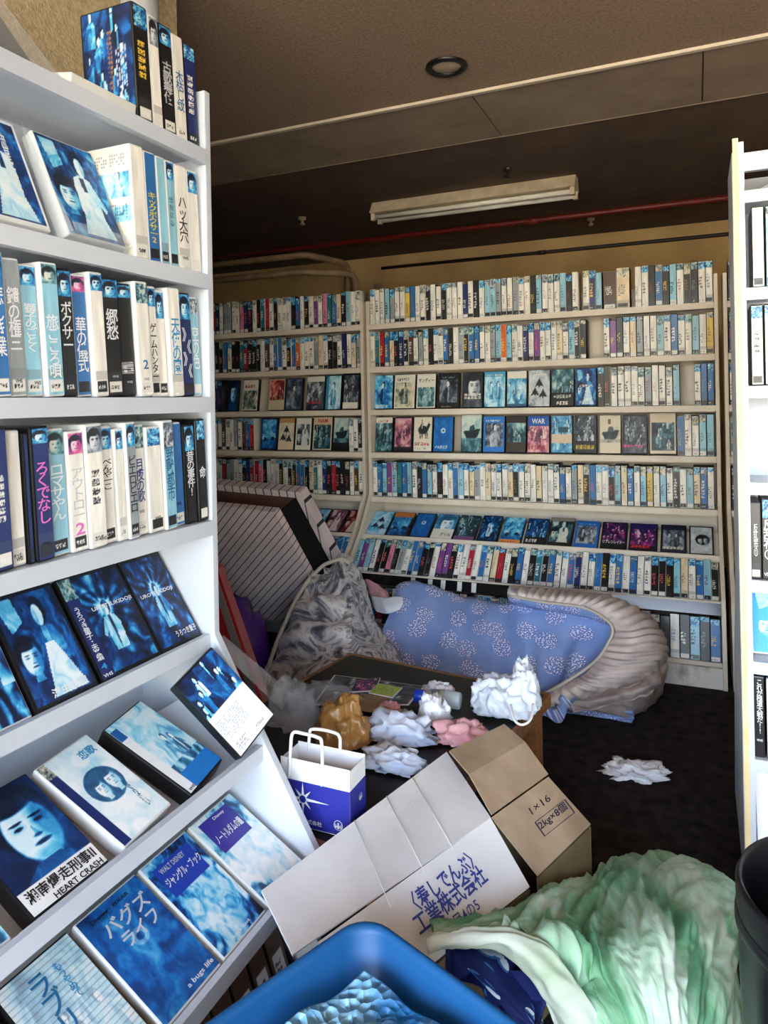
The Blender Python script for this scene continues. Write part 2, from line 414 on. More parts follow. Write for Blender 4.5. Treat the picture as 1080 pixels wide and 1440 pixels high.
def colorize(Lm, pal):
    p = np.array(PALS[pal], float); x = np.clip(Lm, 0, 1) * 4
    return np.stack([np.interp(x, range(5), p[:, c]) for c in range(3)], -1)
class Art:
    def __init__(s, w, h, seed):
        s.w, s.h = w, h; s.rs = np.random.RandomState(seed); s.X, s.Y = np.meshgrid(np.linspace(0, 1, w), np.linspace(0, 1, h)); s.asp = 1.65
    def ell(s, cx, cy, rx, ry, soft=.15):
        d = np.sqrt(((s.X - cx) / rx) ** 2 + ((s.Y - cy) / ry) ** 2); return np.clip((1 - d) / soft + .5, 0, 1)
    def poly(s, pts):
        m = np.zeros(s.X.shape, bool); n = len(pts)
        for i in range(n):
            (x0, y0), (x1, y1) = pts[i], pts[(i + 1) % n]
            if y0 == y1: continue
            c = ((s.Y >= min(y0, y1)) & (s.Y < max(y0, y1))); xi = x0 + (s.Y - y0) * (x1 - x0) / (y1 - y0); m ^= c & (s.X < xi)
        return m.astype(float)
    def over(s, L, m, v): return L * (1 - m) + v * m
    def person(s, L, cx, base, h, lum=.75, dark=.1, w=None):
        w = w or h * .42; r = s.rs.uniform(-.03, .03); b = lum * s.rs.uniform(.45, 1.0); side = s.rs.choice([-1, 1])
        body = s.poly([(cx - w * .5, base), (cx + w * .5, base), (cx + w * .58 + r, base + h * .5), (cx + w * .42, base + h * .66), (cx + w * .12, base + h * .70), (cx - w * .12, base + h * .70), (cx - w * .42, base + h * .66), (cx - w * .6 + r, base + h * .48)])
        L = s.over(L, body, b - .25 * np.clip((s.X - cx) * side / w + .3, 0, 1)); L = s.over(L, s.poly([(cx - w * .08, base), (cx + w * .08, base + h * .3), (cx + w * .12, base + h * .68), (cx - w * .12, base + h * .68)]) * .8, 1 - b)
        L = s.over(L, s.poly([(cx + side * w * .5, base + h * .6), (cx + side * w * .9, base + h * .35), (cx + side * w * .75, base + h * .3), (cx + side * w * .35, base + h * .48)]), b * .8)
        L = s.over(L, s.ell(cx + r, base + h * .85, w * .30, h * .15), dark); L = s.over(L, s.ell(cx + r + .1 * w * side, base + h * .80, w * .21, h * .115), .95)
        L = s.over(L, s.ell(cx + r + .22 * w * side, base + h * .79, w * .1, h * .09, .7) * .5, .4)
        return L
    def face(s, L, cx, cy, r, dark=.05):
        ry = r * .80
        L = s.over(L, s.ell(cx - r * .05, cy + ry * .38, r * 1.12, ry * 1.12, .12), dark)
        L = s.over(L, s.poly([(cx - r * .3, cy - ry * 1.5), (cx + r * .45, cy - ry * 1.5), (cx + r * .35, cy - ry * .6), (cx - r * .25, cy - ry * .6)]), .55)
        L = s.over(L, s.ell(cx + r * .05, cy - ry * .12, r * .82, ry * 1.02, .12), .9); L = s.over(L, s.ell(cx - r * .1, cy + ry * .78, r * .85, ry * .28, .3), dark)
        L = s.over(L, s.ell(cx + r * .62, cy - ry * .1, r * .42, ry * .95, .8) * .75, .38); L = s.over(L, s.ell(cx + r * .1, cy - ry * .95, r * .5, ry * .22, .8) * .6, .45)
        for sx in (-1, 1):
            ex_ = cx + r * .08 + sx * r * .36
            L = s.over(L, s.ell(ex_, cy + ry * .06, r * .24, ry * .11, .8) * .5, .4); L = s.over(L, s.ell(ex_, cy + ry * .05, r * .15, ry * .05, .4), .06); L = s.over(L, s.ell(ex_, cy + ry * .22, r * .24, ry * .045, .5), .1)
        L = s.over(L, s.poly([(cx + r * .08, cy + ry * .05), (cx + r * .2, cy - ry * .3), (cx + r * .02, cy - ry * .32)]) * .55, .45); L = s.over(L, s.ell(cx + r * .1, cy - ry * .35, r * .16, ry * .05, .7) * .8, .25)
        L = s.over(L, s.ell(cx + r * .1, cy - ry * .58, r * .3, ry * .07, .5), .3); L = s.over(L, s.ell(cx + r * .1, cy - ry * .58, r * .26, ry * .02, .6), .08)
        return L
    def marks(s, img, x0, y0, x1, y1, nx, ny, col, fill=.6):
        i0, i1, j0, j1 = int(y0 * s.h), max(int(y1 * s.h), int(y0 * s.h) + 1), int(x0 * s.w), max(int(x1 * s.w), int(x0 * s.w) + 1)
        hh, ww = i1 - i0, j1 - j0; ci, cj = max(hh // ny, 1), max(ww // nx, 1)
        for i in range(ny):
            for j in range(nx):
                a, b = i0 + i * ci, j0 + j * cj; ch, cw = max(int(ci * .8), 1), max(int(cj * .8), 1)
                m = s.rs.rand(ch, cw) < fill
                if ch > 3: m[s.rs.randint(ch)] = True
                if cw > 3: m[:, s.rs.randint(cw)] = True
                sub = img[a:a + ch, b:b + cw]; mm = m[:sub.shape[0], :sub.shape[1]]; sub[mm] = col
    def band(s, img, x0, y0, x1, y1, col):
        img[int(y0 * s.h):max(int(y1 * s.h), int(y0 * s.h) + 1), int(x0 * s.w):max(int(x1 * s.w), int(x0 * s.w) + 1)] = col
def warp(h, w, rs, k=.22, f=4):
    n1, n2 = fbm(h, w, rs, 3, 3) - .5, fbm(h, w, rs, 3, 3) - .5; b = fbm(h * 2, w * 2, rs, f, 5)
    i, j = np.mgrid[0:h, 0:w]
    return b[np.clip((i + n1 * h * k * 2) * 2, 0, 2 * h - 1).astype(int), np.clip((j + n2 * w * k * 3) * 2, 0, 2 * w - 1).astype(int)]
def gritty(L, rs, amt=.5):
    h, w = L.shape
    d = warp(h, w, rs, .3, 7) - .5; ridge = 1 - np.abs(2 * warp(h, w, rs, .3, 5) - 1) * 3
    L = L + amt * (1.1 * d + .28 * np.clip(ridge, -.5, 1) * (warp(h, w, rs) - .3))
    g = np.clip(L + .06, -.2, 1.2); return 1 / (1 + np.exp(-6.0 * (g - .5))) * 1.08 - .04
def cover(kind, pal='cyan', seed=0, w=26, h=40, border=None, bands=(), marks=(), bg=None):
    A = Art(w, h, seed); rs = A.rs; n = fbm(h, w, rs, 3, 5); L = .15 + .75 * (n - .25) * 1.6
    if kind == 'face':
        L = .10 + .25 * n; L = A.face(L, .52 + rs.uniform(-.06, .06), .60, .36)
        L = A.over(L, A.poly([(.05, 0), (.98, 0), (.9, .2), (.68, .3), (.4, .3), (.15, .2)]), .35)
    elif kind == 'halfface':
        L = .75 + .1 * n; L = A.over(L, A.ell(.9, .9, .45, .5), .05); L = A.over(L, A.ell(.3, .45, .13, .035), .05); L = A.over(L, A.ell(.3, .53, .2, .02), .2); L = A.over(L, A.ell(.62, .17, .22, .05), .3); L = A.over(L, A.ell(.78, .42, .1, .03), .08)
    elif kind == 'people':
        L = L * .7 + .1
        for k in range(rs.randint(3, 6)): L = A.person(L, rs.uniform(.12, .88), rs.uniform(.15, .45), rs.uniform(.28, .42), rs.uniform(.4, .9))
    elif kind == 'pair':
        L = L * .5 + .25
        for cx in (.33, .66): L = A.person(L, cx, .22, .5, rs.uniform(.4, .8))
    elif kind == 'single':
        L = L * .6 + (.1 if rs.rand() < .5 else .3); L = A.person(L, .5, .12, .7, .35 + .4 * rs.rand(), .04, .34)
    elif kind == 'ship':
        L = .55 + .4 * A.Y * n * 1.3; L = A.over(L, A.poly([(.08, .55), (.95, .62), (.8, .38), (.25, .36)]), .12); L = A.over(L, A.poly([(.35, .55), (.7, .58), (.62, .72), (.45, .70)]), .3); L = A.over(L, (A.Y < .37) * 1.0, .2 + .5 * n)
    elif kind == 'jets':
        L = .5 + .35 * n
        for cx, cy in ((.3, .35), (.68, .3), (.5, .6)): L = A.over(L, A.poly([(cx, cy + .18), (cx + .22, cy - .06), (cx + .04, cy - .03), (cx, cy - .1), (cx - .04, cy - .03), (cx - .22, cy - .06)]), .12)
    elif kind == 'horse':
        L = .86 + .1 * n; L = A.over(L, A.ell(.5, .62, .28, .13), .15); L = A.over(L, A.poly([(.6, .6), (.82, .85), (.92, .78), (.75, .55)]), .15)
        for x in (.3, .42, .6, .7): L = A.over(L, A.poly([(x, .55), (x + .06, .55), (x + .1, .36), (x + .04, .36)]), .2)
        L = A.person(L, .45, .62, .3, .3)
    elif kind == 'car':
        L = .35 + .5 * n * A.Y; L = A.over(L, A.poly([(.08, .32), (.92, .36), (.9, .5), (.7, .56), (.6, .68), (.35, .66), (.22, .52), (.08, .46)]), .8 - .5 * n); L = A.over(L, A.ell(.28, .33, .1, .065), .02); L = A.over(L, A.ell(.74, .35, .1, .065), .02)
    elif kind == 'plain':
        L = .38 + .1 * n; L = A.over(L, A.ell(.5, .6, .12, .07), .9); L = A.over(L, A.ell(.5, .6, .06, .035), .3)
    elif kind == 'flowers':
        L = .55 + .3 * n
        for k in range(9): L = A.over(L, A.ell(rs.rand(), rs.rand(), .13, .08, .3) * .7, .95)
        L = A.over(L, A.ell(.55, .52, .31, .19, .04), .08); L = A.face(L, .45, .5, .11); L = A.face(L, .68, .52, .12)
    elif kind == 'rays':
        ang = np.arctan2(A.Y - .62, (A.X - .5) * .6); L = .1 + .5 * n * (np.sin(ang * 14 + 6 * n) * .5 + .6); L = A.over(L, A.ell(.5, .62, .12, .08, .9), 1); L = A.person(L, .5, .2, .5, .9, .3)
    elif kind == 'figure':
        L = .12 + .45 * warp(h, w, rs, .35, 4); L = A.person(L, .6, .04, .9, .95, .08, .34); L = A.over(L, A.poly([(.34, .04), (.88, .04), (.74, .34), (.66, .5), (.52, .5), (.44, .3)]), .88); L = A.face(L, .24, .42, .17); L = A.over(L, A.poly([(.05, .97), (.3, .97), (.34, .74), (.14, .66)]) * .8, .75)
    elif kind == 'crowd':
        L = .15 + .3 * n
        for k in range(11): L = A.person(L, rs.uniform(.08, .92), .72 - .062 * k + rs.uniform(-.03, .03), rs.uniform(.24, .36), rs.uniform(.3, 1))
    elif kind == 'sea':
        L = .25 + .55 * n; L = A.over(L, (A.Y < .3) * 1.0, .25 + .25 * np.sin(A.X * 30 + 9 * n)); L = A.person(L, .62, .3, .32, .5); L = A.person(L, .75, .28, .3, .35)
    elif kind == 'swirl':
        L = 1.7 * (warp(h, w, rs, .35, 4) - .5) + .5; L = A.over(L, A.ell(.5, .45, .4, .3, .9) * .4, .9)
    L = gritty(L, rs, {'plain': .12, 'face': .22, 'halfface': .15, 'flowers': .3, 'horse': .2, 'ship': .35, 'rays': .6}.get(kind, .5))
    img = colorize(L, pal)
    if bg is not None:
        m = (A.X < .1) | (A.X > .9) | (A.Y < .14) | (A.Y > .8); img[m] = bg
    if border is not None:
        m = (A.X < .035) | (A.X > .965) | (A.Y < .025) | (A.Y > .975); img[m] = border
    for b in bands: A.band(img, *b)
    for b in marks: A.marks(img, *b)
    return img
COLS = {'w': ('white', (236, 232, 222)), 'e': ('cream', (228, 208, 170)), 'c': ('pale blue', (142, 196, 214)), 'b': ('blue', (44, 110, 172)), 'n': ('navy', (20, 40, 100)),
        'k': ('black', (18, 18, 22)), 'g': ('grey', (150, 158, 160)), 'y': ('yellow', (222, 190, 80)), 'r': ('red', (172, 34, 48)), 'm': ('purple', (122, 66, 140)),
        't': ('teal', (30, 118, 130)), 'o': ('orange', (222, 100, 34)), 'p': ('pink', (224, 130, 160)), 'd': ('brown', (84, 56, 44))}
def spine(code, seed, w=8, h=40, top=True, text=True, bottom=True, textcol=None, pal='cyan', port=False):
    A = Art(w, h, seed); rs = A.rs; base = np.array(COLS[code][1], float)
    n = fbm(h, w, rs, 2, 3)[..., None]; img = np.clip(base[None, None] * (.88 + .24 * n), 0, 255)
    light = base.mean() > 120
    if top and rs.rand() < .75:
        t = rs.uniform(.74, .9); i = int(t * h); L_ = gritty(warp(h - i - 1, w, rs), rs, .7)
        if port and rs.rand() < .75:
            B_ = Art(w, h - i - 1, seed + 1); L_ = gritty(B_.face(.25 + .5 * warp(h - i - 1, w, rs), .5, .45, .42), rs, .15)
        img[i:h - 1] = colorize(L_, pal if rs.rand() < (.75 if port else .4) else ['grey', 'teal', 'cream'][rs.randint(3)])
    if text:
        col = textcol or ([(20, 22, 30), (24, 60, 120), (30, 30, 40), (60, 60, 70), (120, 40, 40)][rs.randint(5)] if light else [(235, 232, 225), (230, 228, 220), (240, 200, 80), (220, 90, 90)][rs.randint(4)])
        faint = rs.rand() < (.45 if light else .1)
        if faint: col = tuple(int(.55 * base[c] + .45 * col[c]) for c in range(3))
        y0 = rs.uniform(.25, .4); y1 = rs.uniform(.62, .74); A.marks(img, .2, y0, .85, y1, 1, max(3, int((y1 - y0) * 16)), col, .55)
    if bottom:
        A.band(img, .1, .03, .9, .12, (30, 30, 34) if rs.rand() < .5 else (225, 222, 214)); A.marks(img, .2, .05, .8, .10, 3, 1, (230, 230, 225) if rs.rand() < .5 else (40, 40, 44), .5)
        if rs.rand() < .4: A.band(img, .0, .13, 1.0, .2, np.clip(base * .7 + 30, 0, 255))
    return img
def lin(img):
    x = np.clip(img, 0, 255) / 255.0; return np.where(x <= .04045, x / 12.92, ((x + .055) / 1.055) ** 2.4)
def print_grid(img, fr, w, h):
    """verts, faces, colours of a printed rectangle; fr maps (x right, 0, z up) to case space"""
    H, W = img.shape[:2]; xs = np.linspace(0, w, W); zs = np.linspace(0, h, H); zz, xx = np.meshgrid(zs, xs, indexing='ij')
    p = np.stack([xx.ravel(), np.zeros(xx.size), zz.ravel(), np.ones(xx.size)]); v = (np.array(fr) @ p)[:3].T
    i = np.arange((H - 1) * W).reshape(H - 1, W)[:, :-1].ravel(); f = np.stack([i, i + 1, i + W + 1, i + W], 1)
    return v, f, lin(img.reshape(-1, 3))
def colour_mesh(name, v, f, col, mat):
    me = bpy.data.meshes.new(name); me.vertices.add(len(v)); me.vertices.foreach_set('co', np.asarray(v, np.float32).ravel())
    f = np.asarray(f, np.int32); me.loops.add(f.size); me.loops.foreach_set('vertex_index', f.ravel()); me.polygons.add(len(f))
    me.polygons.foreach_set('loop_start', np.arange(0, f.size, 4, dtype=np.int32)); me.update(calc_edges=True)
    a = me.color_attributes.new('Col', 'FLOAT_COLOR', 'POINT'); a.data.foreach_set('color', np.concatenate([col, np.ones((len(col), 1))], 1).astype(np.float32).ravel())
    me.materials.append(mat); return me
BOXF = [(0, 3, 2, 1), (4, 5, 6, 7), (0, 1, 5, 4), (1, 2, 6, 5), (2, 3, 7, 6), (3, 0, 4, 7)]
def far_case(w, d, h, img, shell):
    """a whole case as one small mesh: shell and printed front at y=0"""
    v = np.array([(0, 0, 0), (w, 0, 0), (w, d, 0), (0, d, 0), (0, 0, h), (w, 0, h), (w, d, h), (0, d, h)]); c = np.repeat(lin(np.array([[shell]], float)).reshape(1, 3), 8, 0)
    mg = .0014; pv, pf, pc = print_grid(img, Matrix.Translation((mg, -.0007, .002)), w - 2 * mg, h - .004)
    return np.concatenate([v, pv]), np.concatenate([np.array(BOXF), pf + 8]), np.concatenate([c, pc])
def near_case(mw, w, d, h, shell, img, label, group, side=None, titles=(), name='video_case', prints='cover_print', extra=None):
    """a case with parts: shell (root), printed insert(s), lettering. x right, y into, z up, print on y=0"""
    b = MB().box((0, 0, 0), (w, d, h)); o = b.build(name, M[shell], bevel=min(.004, d * .12, w * .12)); o.matrix_world = mw
    tag(o, label, 'video case', group)
    mg = .0022
    v, f, c = print_grid(img, Matrix.Translation((mg, -.0005, .0035)), w - 2 * mg, h - .007)
    po = link(prints, colour_mesh(prints, v, f, c, M['print']), o)
    if side is not None:
        fr = Matrix.Translation((-.0005, d - .005, .004)) @ Matrix.Rotation(-math.pi / 2, 4, 'Z')
        v, f, c = print_grid(side, fr, d - .010, h - .008); link('side_print', colour_mesh('side_print', v, f, c, M['print']), o)
    for t in titles:
        s, x, z, tw, th, mt = t[:6]; vert = t[6] if len(t) > 6 else False; rot = t[7] if len(t) > 7 else 0
        fr = Matrix.Translation((x, -.0011, z)) @ Matrix.Rotation(rot, 4, 'Y')
        lettering('lettering', s, fr, tw, th, M[mt], po, vert, .012 if vert else .02)
    return o

# ------------------------------------------------------------------ the setting
def slab(name, a, b, mat, **k):
    o = MB().box(a, b).build(name, M[mat]); tag(o, kind='structure'); 
    return o
CE = 2.5; FY = -2.6  # FY: unseen front edge, set to even the light between the racks
slab('floor', (-4.6, FY, -.06), (3.7, 5.9, 0), 'carpet')
slab('ground', (-14, -16, -.16), (16, FY, -.02), 'concrete')  # unseen ground outside, added pale to bounce daylight in
slab('wall_back', (-4.6, 5.72, 0), (3.7, 5.9, CE), 'wall_ochre')
slab('wall_left', (-1.6, -1.2, 0), (-1.35, 1.663, CE), 'stucco_wall')
slab('wall_side', (-4.7, 1.664, 0), (-4.5, 5.72, CE), 'wall_plain')
slab('wall_canopy', (-4.7, FY, 0), (-4.5, 1.663, CE), 'stucco_wall')
slab('wall_return', (-4.5, 1.5, 0), (-1.6, 1.663, CE), 'wall_plain')
slab('wall_right', (3.6, FY, 0), (3.75, 5.72, CE), 'wall_plain')  # unseen; closed along the canopy to hold side light off the racks
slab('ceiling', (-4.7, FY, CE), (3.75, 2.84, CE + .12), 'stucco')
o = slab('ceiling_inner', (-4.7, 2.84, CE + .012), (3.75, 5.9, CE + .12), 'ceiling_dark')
xs = [-4.33 + .875 * k for k in range(10)]
for k in range(9):
    p = MB().box((xs[k] + .0025, 2.872, CE - .001), (xs[k + 1] - .0025, 3.385, CE + .011)).build('ceiling_panel', M['board'], o)
    p.data.name = 'ceiling_panel'
slab('trim_1', (-4.5, 2.835, CE - .012), (3.6, 2.852, CE), 'trim_cream')
slab('trim_2', (-4.5, 2.856, CE - .007), (3.6, 2.868, CE + .01), 'trim_cream')
slab('trim_3', (-4.5, 3.386, CE - .003), (3.6, 3.394, CE + .01), 'board')

# fluorescent batten, switched off
f0, f1 = P(530, 292, z=CE), P(812, 252, z=CE)
LX0, LX1, LY = f0.x, f1.x, 4.22
e = empty('fluorescent_light', (LX0 / 2 + LX1 / 2, LY, CE + .012), 'long cream twin-tube fluorescent light, unlit, on the dark ceiling', 'ceiling light')
def rel(mb, e): mb.v = [tuple(Vector(v) - e.location) for v in mb.v]; return mb
rel(MB().prism([(LX0, LY - .035, CE + .012), (LX0, LY + .035, CE + .012), (LX0, LY + .085, CE - .065), (LX0, LY - .085, CE - .065)], (LX1 - LX0, 0, 0)), e).build('housing', M['lamp_paint'], e, bevel=.004)
for s in (-1, 1):
    rel(MB().tube([(LX0 + .03, LY + s * .052, CE - .088), (LX1 - .03, LY + s * .052, CE - .088)], .0145, 12), e).build('lamp_tube', M['tube'], e, True)
    for xx in (LX0 + .004, LX1 - .03):
        rel(MB().box((xx, LY + s * .052 - .014, CE - .108), (xx + .026, LY + s * .052 + .014, CE - .06)), e).build('tube_holder', M['lamp_paint'], e)
# recessed downlight
c = P(628, 93, z=CE)
e = empty('downlight', c, 'round black-rimmed recessed downlight in the textured ceiling', 'ceiling light')
mb = MB()
def ringmesh(mb, prof, n=40):
    k = len(mb.v)
    for r, z in prof:
        for j in range(n): mb.v.append((r * math.cos(2 * math.pi * j / n), r * math.sin(2 * math.pi * j / n), z))
    for i in range(len(prof) - 1):
        for j in range(n): mb.f.append((k + i * n + j, k + i * n + (j + 1) % n, k + (i + 1) * n + (j + 1) % n, k + (i + 1) * n + j)); mb.m.append(0)
    return mb
ringmesh(mb, [(.079, 0), (.079, -.008), (.07, -.012), (.056, -.010), (.054, -.001)]).build('rim', M['dark_metal'], e, True)
ringmesh(MB(), [(.055, -.002), (.045, -.0055), (.02, -.008), (.001, -.009)]).build('lamp_glass', M['reflector'], e, True)
# small ceiling fittings
for (px, py, nm, lb) in ((714, 240, 'ceiling_hook', 'tiny dark hook in the dark ceiling beside a panel seam'), (831, 309, 'fire_sprinkler', 'small metal sprinkler head on dark ceiling over the middle rack'), (425, 308, 'fire_sprinkler', 'small metal sprinkler head on dark ceiling left of the batten light')):
    p = P(px, py, z=CE); mb = ringmesh(MB(), [(.001, -.045), (.014, -.042), (.02, -.032), (.008, -.026), (.008, -.008), (.026, -.004), (.026, .012)], 14)
    o = mb.build(nm, M['pipe_brown' if nm != 'ceiling_hook' else 'dark_metal'], None, True); o.location = p; tag(o, lb, 'sprinkler' if nm != 'ceiling_hook' else 'hook')
# pipes
def pipe(name, pts, r, mat, label, flanges=()):
    e = empty(name, Vector(pts[0]), label, 'pipe')
    rel(MB().tube(pts, r, 14), e).build('pipe_run', M[mat], e, True)
    for a in flanges:
        q, d = Vector(pts[a]), (Vector(pts[min(a + 1, len(pts) - 1)]) - Vector(pts[max(a - 1, 0)])).normalized()
        rel(MB().tube([q - d * .03, q + d * .03], r * 1.28, 14), e).build('pipe_collar', M[mat], e, True)
    return e
pc = (P(172, 20, X=-1.3) + P(220, 20, X=-1.3)) / 2
pipe('drain_pipe', [(-1.3, pc.y, 0.0), (-1.3, pc.y, 1.2), (-1.3, pc.y, CE)], .0475, 'rack_white', 'thick white vertical drain pipe against the textured wall', (1,))
def bent(pts, r=.06, n=5):
    out = [Vector(pts[0])]
    for i in range(1, len(pts) - 1):
        a, b, c_ = map(Vector, pts[i - 1:i + 2]); p0 = b + (a - b).normalized() * r; p1 = b + (c_ - b).normalized() * r
        for k in range(n + 1):
            t = k / n; out.append(p0 * (1 - t) ** 2 + b * 2 * t * (1 - t) + p1 * t * t)
    out.append(Vector(pts[-1])); return out
a1 = P(430, 358, Y=5.0); b0 = P(489, 384, Y=5.5)
pipe('water_pipe', bent([(-4.4, 5.0, a1.z), (a1.x, 5.0, a1.z), (b0.x, 5.5, a1.z), (b0.x, 5.5, 0)], .07), .026, 'pipe_brown', 'upper brown water pipe bending down behind the racks')
a2 = P(424, 382, Y=5.0); b3 = P(499, 400, Y=5.3)
pipe('water_pipe', bent([(-4.4, 5.0, a2.z), (a2.x, 5.0, a2.z), (b3.x, 5.3, a2.z), (b3.x, 5.3, 0)], .07), .026, 'pipe_brown', 'lower brown water pipe running under another along the far wall')
b1 = P(531, 383, Y=5.6)
pipe('riser_pipe', [(b1.x, 5.6, 0), (b1.x, 5.6, 2.18), (b1.x, 5.6, 2.24)], .032, 'pipe_brown', 'stubby vertical riser pipe by the ochre wall', (1,))
b2 = P(512, 375, Y=5.6)
pipe('riser_pipe', bent([(b2.x, 5.6, 0), (b2.x, 5.6, 2.12), (b2.x - .35, 5.6, 2.12)], .08), .028, 'pipe_brown', 'elbowed riser pipe beside the stubby riser')
q0, q1 = P(536, 377, Y=5.69), P(1035, 328, Y=5.69)
pipe('conduit', [(q0.x, 5.7, q0.z), (q1.x / 2 + q0.x / 2, 5.7, q0.z / 2 + q1.z / 2), (3.5, 5.7, q1.z)], .014, 'conduit', 'thin dark conduit running along the ochre wall', (1,))
r0, r1 = P(420, 331, z=2.46), P(1035, 245, z=2.46)
ry = (r0.y + r1.y) / 2
pipe('sprinkler_pipe', [(-4.4, 4.92, 2.46), (-1, 4.92, 2.46), (3.5, 4.92, 2.46)], .02, 'pipe_red', 'thin red pipe hung under the dark ceiling', (1,))

# ------------------------------------------------------------------ racks
def rack(name, label, M0, x0, x1, Zs, top, trays, mat, low, lip_mat=None, depth=.2, black=(), plinth_y=-.39):
    """local frame: x along the rack, y into it, z up; y=0 is the front of the upper shelves"""
    bx = (x0 + x1) / 2
    e = empty(name, M0 @ Matrix.Translation((bx, 0, 0)), label, 'rack')
    T = .018
    def out(mb, nm, m, **k):
        mb.v = [(v[0] - bx, v[1], v[2]) for v in mb.v]; return mb.build(nm, M[m], e, **k)
    for xx in (x0, x1 - T):
        out(MB().prism([(xx, y, z) for y, z in low + [(0, top), (depth, top), (depth, 0)]], (T, 0, 0)), 'side_panel', mat, bevel=.0025)
    out(MB().box((x0 + T, depth - .012, .02), (x1 - T, depth, top - .02)), 'back_panel', mat)
    for z in Zs:
        out(MB().box((x0 + T, .0, z - .016), (x1 - T, depth - .013, z)).box((x0 + T, -.002, z - .03), (x1 - T, .014, z - .0002)), 'shelf_board', mat)
    for (yb, zb, th, ln, d) in trays:
        def pr(nm, a0, a1, u0, u1):
            q = out(MB().box((x0 + T, a0, u0), (x1 - T, a1, u1)), nm, mat); q.location = (0, yb, zb); q.rotation_euler.x = -th
        pr('tray_ledge', -.004, d + .003, -.009, -.0012); pr('tray_back', d + .0012, d + .008, -.009, ln)
        out(MB().box((x0 + T, yb - .016, zb - .027), (x1 - T, yb - .0045, zb + .003)), 'tray_lip', mat)

    for (yb, zb, hh) in black:
        out(MB().prism([(x0 + T, yb - .017, zb - .004), (x0 + T, yb - .032, zb - hh), (x0 + T, yb - .02, zb - hh), (x0 + T, yb - .005, zb - .004)], (x1 - x0 - 2 * T, 0, 0)), 'kick_strip', 'rack_black')
    if plinth_y is not None:
        out(MB().box((x0 + T, plinth_y, 0), (x1 - T, plinth_y + .016, .088)), 'plinth', 'plinth')
    return e
R = math.radians
# back racks
BY = 3.72; MBk = Matrix.Translation((0, BY, 0))
ZB = [1.682, 1.438, 1.195, .953, .702]
lowB = [(-.40, 0), (-.40, .13), (-.318, .36), (-.135, .535), (0, .72)]
TH6, TH7, TH8 = R(58), R(40), R(14)
Y7, Z7, Y8, Z8 = -.286, .345, -.35, .10
trB = [(-.108, .507, TH6, .19, .03), (Y7, Z7, TH7, .15, .112), (Y8, Z8, TH8, .14, .112)]
blk = [(Y7, Z7, .052)]
XC0, XC1 = -1.722, .101
rack('video_rack', 'wide cream video rack packed with cases behind the blue comforter', MBk, XC0, XC1, ZB, 1.815, trB, 'rack_cream', lowB, black=blk)
rack('video_rack', 'dimmer cream video rack standing behind the striped cushion and grey quilt', MBk, -2.96, -1.742, ZB, 1.815, trB, 'rack_cream', lowB, black=blk)
rack('video_rack', 'cream video rack mostly hidden behind the white rack end panel', MBk, .122, 1.9, ZB, 1.815, trB, 'rack_cream', lowB, black=blk)
# left rack
LXF = -.905; MLf = Matrix.Translation((LXF, 0, 0)) @ Matrix.Rotation(math.pi / 2, 4, 'Z')
ZL = [1.758, 1.505, 1.256, 1.006]
TL5, TL6, TL7 = R(34), R(60), R(60)
trL = [(.025, .772, TL5, .19, .03), (-.096, .566, TL6, .19, .03), (-.215, .372, TL7, .19, .03), (-.195, .145, R(20), .15, .12)]
lowL = [(-.225, 0), (-.225, .385), (-.108, .585), (0, .775)]
rack('video_rack', 'tall white video rack of sun-faded cases beside the cardboard box', MLf, .1, 1.214, ZL, 1.88, trL, 'rack_white', lowL, plinth_y=-.212)
# right rack
RY = 1.976; MRt = Matrix.Translation((0, RY, 0)); RX0 = .095
ZR = [1.742, 1.503, 1.262, 1.025, .785, .585, .345, .11]
er = rack('video_rack', 'white video rack with yellowed front edge next to black bin', MRt, RX0, 1.25, ZR, 1.84, [], 'rack_white', [(0, 0)], plinth_y=None)
bxr = (RX0 + 1.25) / 2
MB().box((RX0 - bxr - .003, -.006, .0), (RX0 - bxr + .010, 0, 1.872)).build('edge_band', M['rack_edge'], er)
MB().box((RX0 - bxr + .0102, -.005, .0), (RX0 - bxr + .022, 0, 1.862)).build('edge_strip', M['rack_white'], er)
MB().prism([(RX0 - bxr - .0045, .003, 0), (RX0 - bxr - .0045, .52, 0), (RX0 - bxr - .0045, .40, .45), (RX0 - bxr - .0045, .235, .75), (RX0 - bxr - .0045, .235, 1.84), (RX0 - bxr - .0045, .003, 1.84)], (.004, 0, 0)).build('end_panel', M['rack_white'], er)
MB().box((RX0 - bxr + .02, .0, 1.79), (1.25 - bxr - .02, .016, 1.835)).build('top_rail', M['rack_white'], er)

